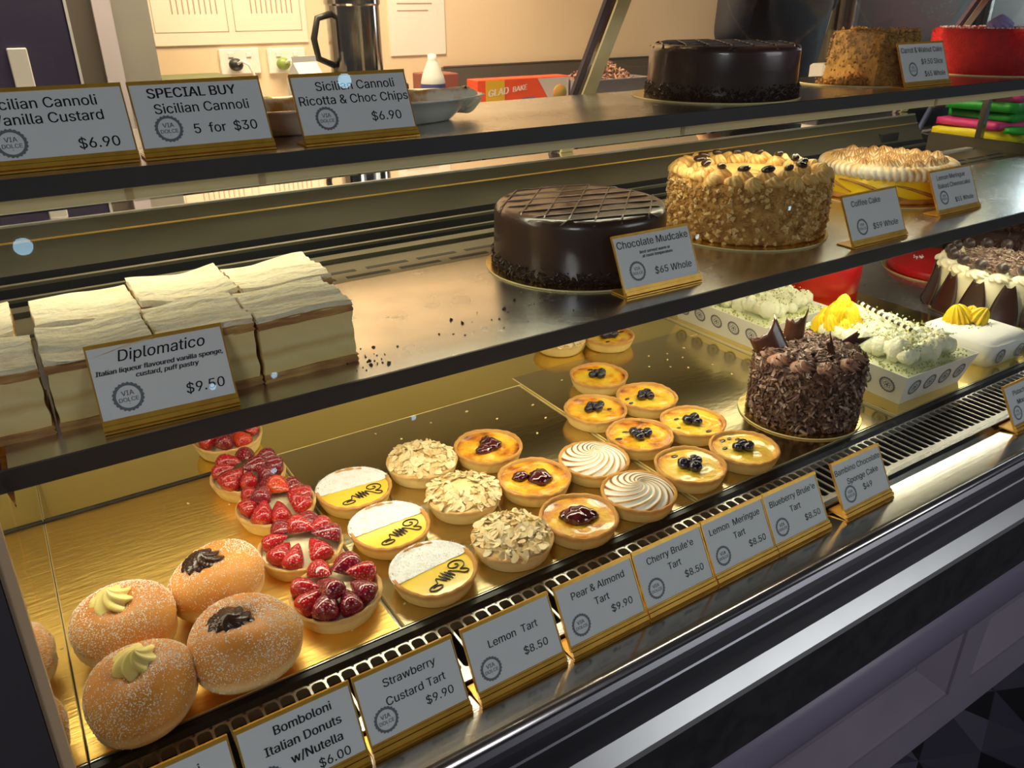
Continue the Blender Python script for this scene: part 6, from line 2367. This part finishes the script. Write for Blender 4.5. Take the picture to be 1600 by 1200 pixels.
# ------------------------------------------------------------------ ceiling downlights (seen mirrored in the glass)
for i, (x, y, r, lb) in enumerate((
        (0.02, 0.47, .024, 'round ceiling downlight above the left end of the case'), (0.97, 0.84, .022, 'round ceiling downlight above the top shelf mudcake'),
        (1.13, -0.38, .011, 'small ceiling spotlight in front of the case, third from the left'), (0.63, -0.07, .011, 'small ceiling spotlight in front of the custard slices'),
        (0.43, -0.06, .011, 'small ceiling spotlight nearest the left end'), (0.58, -0.43, .011, 'small ceiling spotlight furthest out over the customers'),
        (2.56, 0.11, .011, 'small ceiling spotlight over the right half of the case'), (3.16, 0.16, .011, 'small ceiling spotlight beyond the right end of the case'))):
    t = thing('ceiling_downlight', lb, 'downlight', (x, y, 1.9995), 0, 'ceiling downlights')
    MB().lathe([(r * 1.0, -.004), (r * 1.25, -.004), (r * 1.3, 0), (r * 1.0, 0), (r * 1.0, -.004)], 40, cap=False).build('bezel', 'plain_white', t)
    mb = MB()
    disc_grid(mb, r, -.002, 2, 40, lambda a, b: 0)
    mb.build('glow_disc', 'downlight', t)


# ------------------------------------------------------------------ the person behind the counter
MT['skin'] = mat('skin', (.62, .38, .25), .5, sss=.1)
MT['shirt'] = mat('navy_shirt', (.020, .019, .030), .75, bump=.3, bscale=60)
MT['trousers'] = mat('dark_trousers', (.018, .018, .02), .8)
MT['hair'] = mat('dark_hair', (.02, .014, .010), .5, bump=.6, bscale=120, bstretch=(1, 1, .1))
MT['apron'] = mat('grey_apron', (.13, .12, .13), .8)


def skin_body(name, nodes, edges, m, parent, sub=2, root=0):
    me = bpy.data.meshes.new(name)
    me.from_pydata([n[:3] for n in nodes], edges, [])
    o = bpy.data.objects.new(name, me)
    COL.objects.link(o)
    o.parent = parent
    o.modifiers.new('skin', 'SKIN')
    lay = me.skin_vertices[0] if me.skin_vertices else None
    if lay is None:
        bpy.context.view_layer.objects.active = o
        bpy.ops.object.mode_set(mode='EDIT')
        bpy.ops.object.mode_set(mode='OBJECT')
        lay = me.skin_vertices[0]
    for i, n in enumerate(nodes):
        rr = n[3]
        lay.data[i].radius = rr if isinstance(rr, tuple) else (rr, rr)
        lay.data[i].use_root = (i == root)
    s = o.modifiers.new('smooth', 'SUBSURF')
    s.levels = s.render_levels = sub
    o.modifiers['skin'].use_smooth_shade = True
    bpy.context.view_layer.update()
    dg = bpy.context.evaluated_depsgraph_get()
    me2 = bpy.data.meshes.new_from_object(o.evaluated_get(dg))
    o.modifiers.clear()
    o.data = me2
    me2.materials.clear()
    me2.materials.append(MT[m])
    me2.polygons.foreach_set('use_smooth', [True] * len(me2.polygons))
    return o


per = thing('person', 'person in a dark navy shirt and grey apron behind the counter', 'person', (2.30, 1.950, FLOOR), .12)
# local frame: facing +y, x to the person's right
pelvis, waist, chest, neck = .92, 1.08, 1.32, 1.46
nodes = [(0, 0, pelvis, (.155, .11)), (0, -.005, waist, (.14, .10)), (0, 0, chest, (.165, .11)), (0, .005, 1.43, (.10, .075)), (0, .012, 1.50, .055), (0, .03, 1.56, .06),
         (-.19, 0, 1.40, .062), (-.250, -.02, 1.27, .048), (-.285, -.03, 1.125, .038), (-.215, .09, 1.08, .034), (-.15, .20, 1.05, .028),
         (.19, 0, 1.40, .062), (.255, .0, 1.27, .050), (.285, .02, 1.125, .042), (.24, .13, 1.07, .036), (.19, .23, 1.04, .028),
         (-.10, 0, .80, .092), (-.105, .0, .50, .062), (-.11, -.01, .28, .055), (-.11, -.02, .08, .040), (-.115, .10, .035, .035),
         (.10, 0, .80, .092), (.105, .0, .50, .062), (.11, -.01, .28, .055), (.11, -.02, .08, .040), (.115, .10, .035, .035)]
edges = [(0, 1), (1, 2), (2, 3), (3, 4), (4, 5), (2, 6), (6, 7), (7, 8), (8, 9), (9, 10), (2, 11), (11, 12), (12, 13), (13, 14), (14, 15),
         (0, 16), (16, 17), (17, 18), (18, 19), (19, 20), (0, 21), (21, 22), (22, 23), (23, 24), (24, 25)]
body = skin_body('body', nodes, edges, 'skin', per)
# head with a face
mb = MB()
def head_w(q):
    w = 1.0
    w += .16 * math.exp(-((q.x / .16) ** 2 + ((q.z + .12) / .16) ** 2)) * (q.y > .6)          # nose
    w -= .06 * math.exp(-(((abs(q.x) - .36) / .13) ** 2 + ((q.z - .06) / .10) ** 2)) * (q.y > .5)
    w += .05 * math.exp(-((q.x / .30) ** 2 + ((q.z + .52) / .10) ** 2)) * (q.y > .5)
    return w
mb.ball((0, .035, 1.625), .100, 40, (.76, .95, 1.15), wob=head_w)
for s in (-1, 1):
    mb.ball((s * .078, .03, 1.615), .026, 12, (.35, .7, 1.15))
mb.build('head', 'skin', body)
mb = MB()
for s in (-1, 1):
    mb.ball((s * .030, .118, 1.633), .0105, 12)
mb.build('eyes', 'plain_white', body)
mb = MB()
mb.tube([(-.022, .120, 1.566), (0, .127, 1.568), (.022, .120, 1.566)], .0045, 8)
mb.build('mouth', mat('lip_pink', (.45, .16, .13), .4), body)
mb = MB()
mb.ball((0, .018, 1.650), .106, 32, (.80, .98, 1.05), wob=lambda q: 1 if (q.z > .25 or q.y < .05) else .86)
mb.build('hair', 'hair', body)
# hands: palm plus five finger chains
for s, (hx, hy, hz) in ((-1, (-.15, .20, 1.05)), (1, (.19, .23, 1.04))):
    dirx = .02 * -s
    hn = [(hx, hy, hz, .024), (hx + dirx, hy + .045, hz - .006, (.034, .016)), (hx + dirx * 1.6, hy + .085, hz - .010, (.036, .014))]
    skin_body('palm', hn, [(0, 1), (1, 2)], 'skin', body)
    for k in range(4):
        ox = hx + dirx * 1.6 + (k - 1.5) * .019
        L = (.060, .072, .068, .052)[k if s > 0 else 3 - k]
        fn = [(ox, hy + .082, hz - .010, .0095), (ox, hy + .082 + L * .5, hz - .014, .0088), (ox, hy + .082 + L * .82, hz - .030, .0080), (ox, hy + .082 + L * .95, hz - .046, .0070)]
        skin_body('finger', fn, [(0, 1), (1, 2), (2, 3)], 'skin', body)
    tx = hx + dirx - s * .030
    skin_body('thumb', [(tx, hy + .030, hz - .006, .012), (tx - s * .020, hy + .058, hz - .012, .0105), (tx - s * .022, hy + .088, hz - .020, .0085)], [(0, 1), (1, 2)], 'skin', body)
sn = [(0, 0, .84, (.175, .125)), (0, -.005, waist, (.190, .125)), (0, 0, chest, (.215, .135)), (0, .004, 1.43, (.118, .088)), (0, .008, 1.465, (.075, .07)),
      (-.19, 0, 1.40, .074), (-.250, -.02, 1.27, .064), (-.287, -.030, 1.11, .054),
      (.19, 0, 1.40, .074), (.255, 0, 1.27, .066), (.272, .01, 1.20, .064)]
skin_body('shirt', sn, [(0, 1), (1, 2), (2, 3), (3, 4), (2, 5), (5, 6), (6, 7), (2, 8), (8, 9), (9, 10)], 'shirt', per)
tn = [(0, 0, .93, (.168, .120)), (-.10, 0, .80, .104), (-.105, 0, .50, .078), (-.11, -.01, .28, .068), (-.11, -.02, .08, .062), (.10, 0, .80, .104), (.105, 0, .50, .078), (.11, -.01, .28, .068), (.11, -.02, .08, .062)]
skin_body('trousers', tn, [(0, 1), (1, 2), (2, 3), (3, 4), (0, 5), (5, 6), (6, 7), (7, 8)], 'trousers', per)
for s in (-1, 1):
    skin_body('shoe', [(s * .11, -.055, .045, .045), (s * .112, .02, .045, .046), (s * .116, .11, .038, .042), (s * .118, .17, .034, .034)], [(0, 1), (1, 2), (2, 3)], 'trousers', per)
mb = MB()
v, f = [], []
for k in range(9):
    z = .50 + .075 * k
    hw = .20 if k < 8 else .16
    for i in range(13):
        a = -1.25 + 2.5 * i / 12
        rr = .20 - .012 * abs(k - 4) * .3
        v.append((rr * sin(a), .035 + rr * .66 * cos(a), z))
for k in range(8):
    for i in range(12):
        q = k * 13 + i
        f.append((q, q + 1, q + 14, q + 13))
mb.add(v, f, True)
o = mb.build('apron', 'apron', per)
sm_ = o.modifiers.new('thickness', 'SOLIDIFY')
sm_.thickness = .003
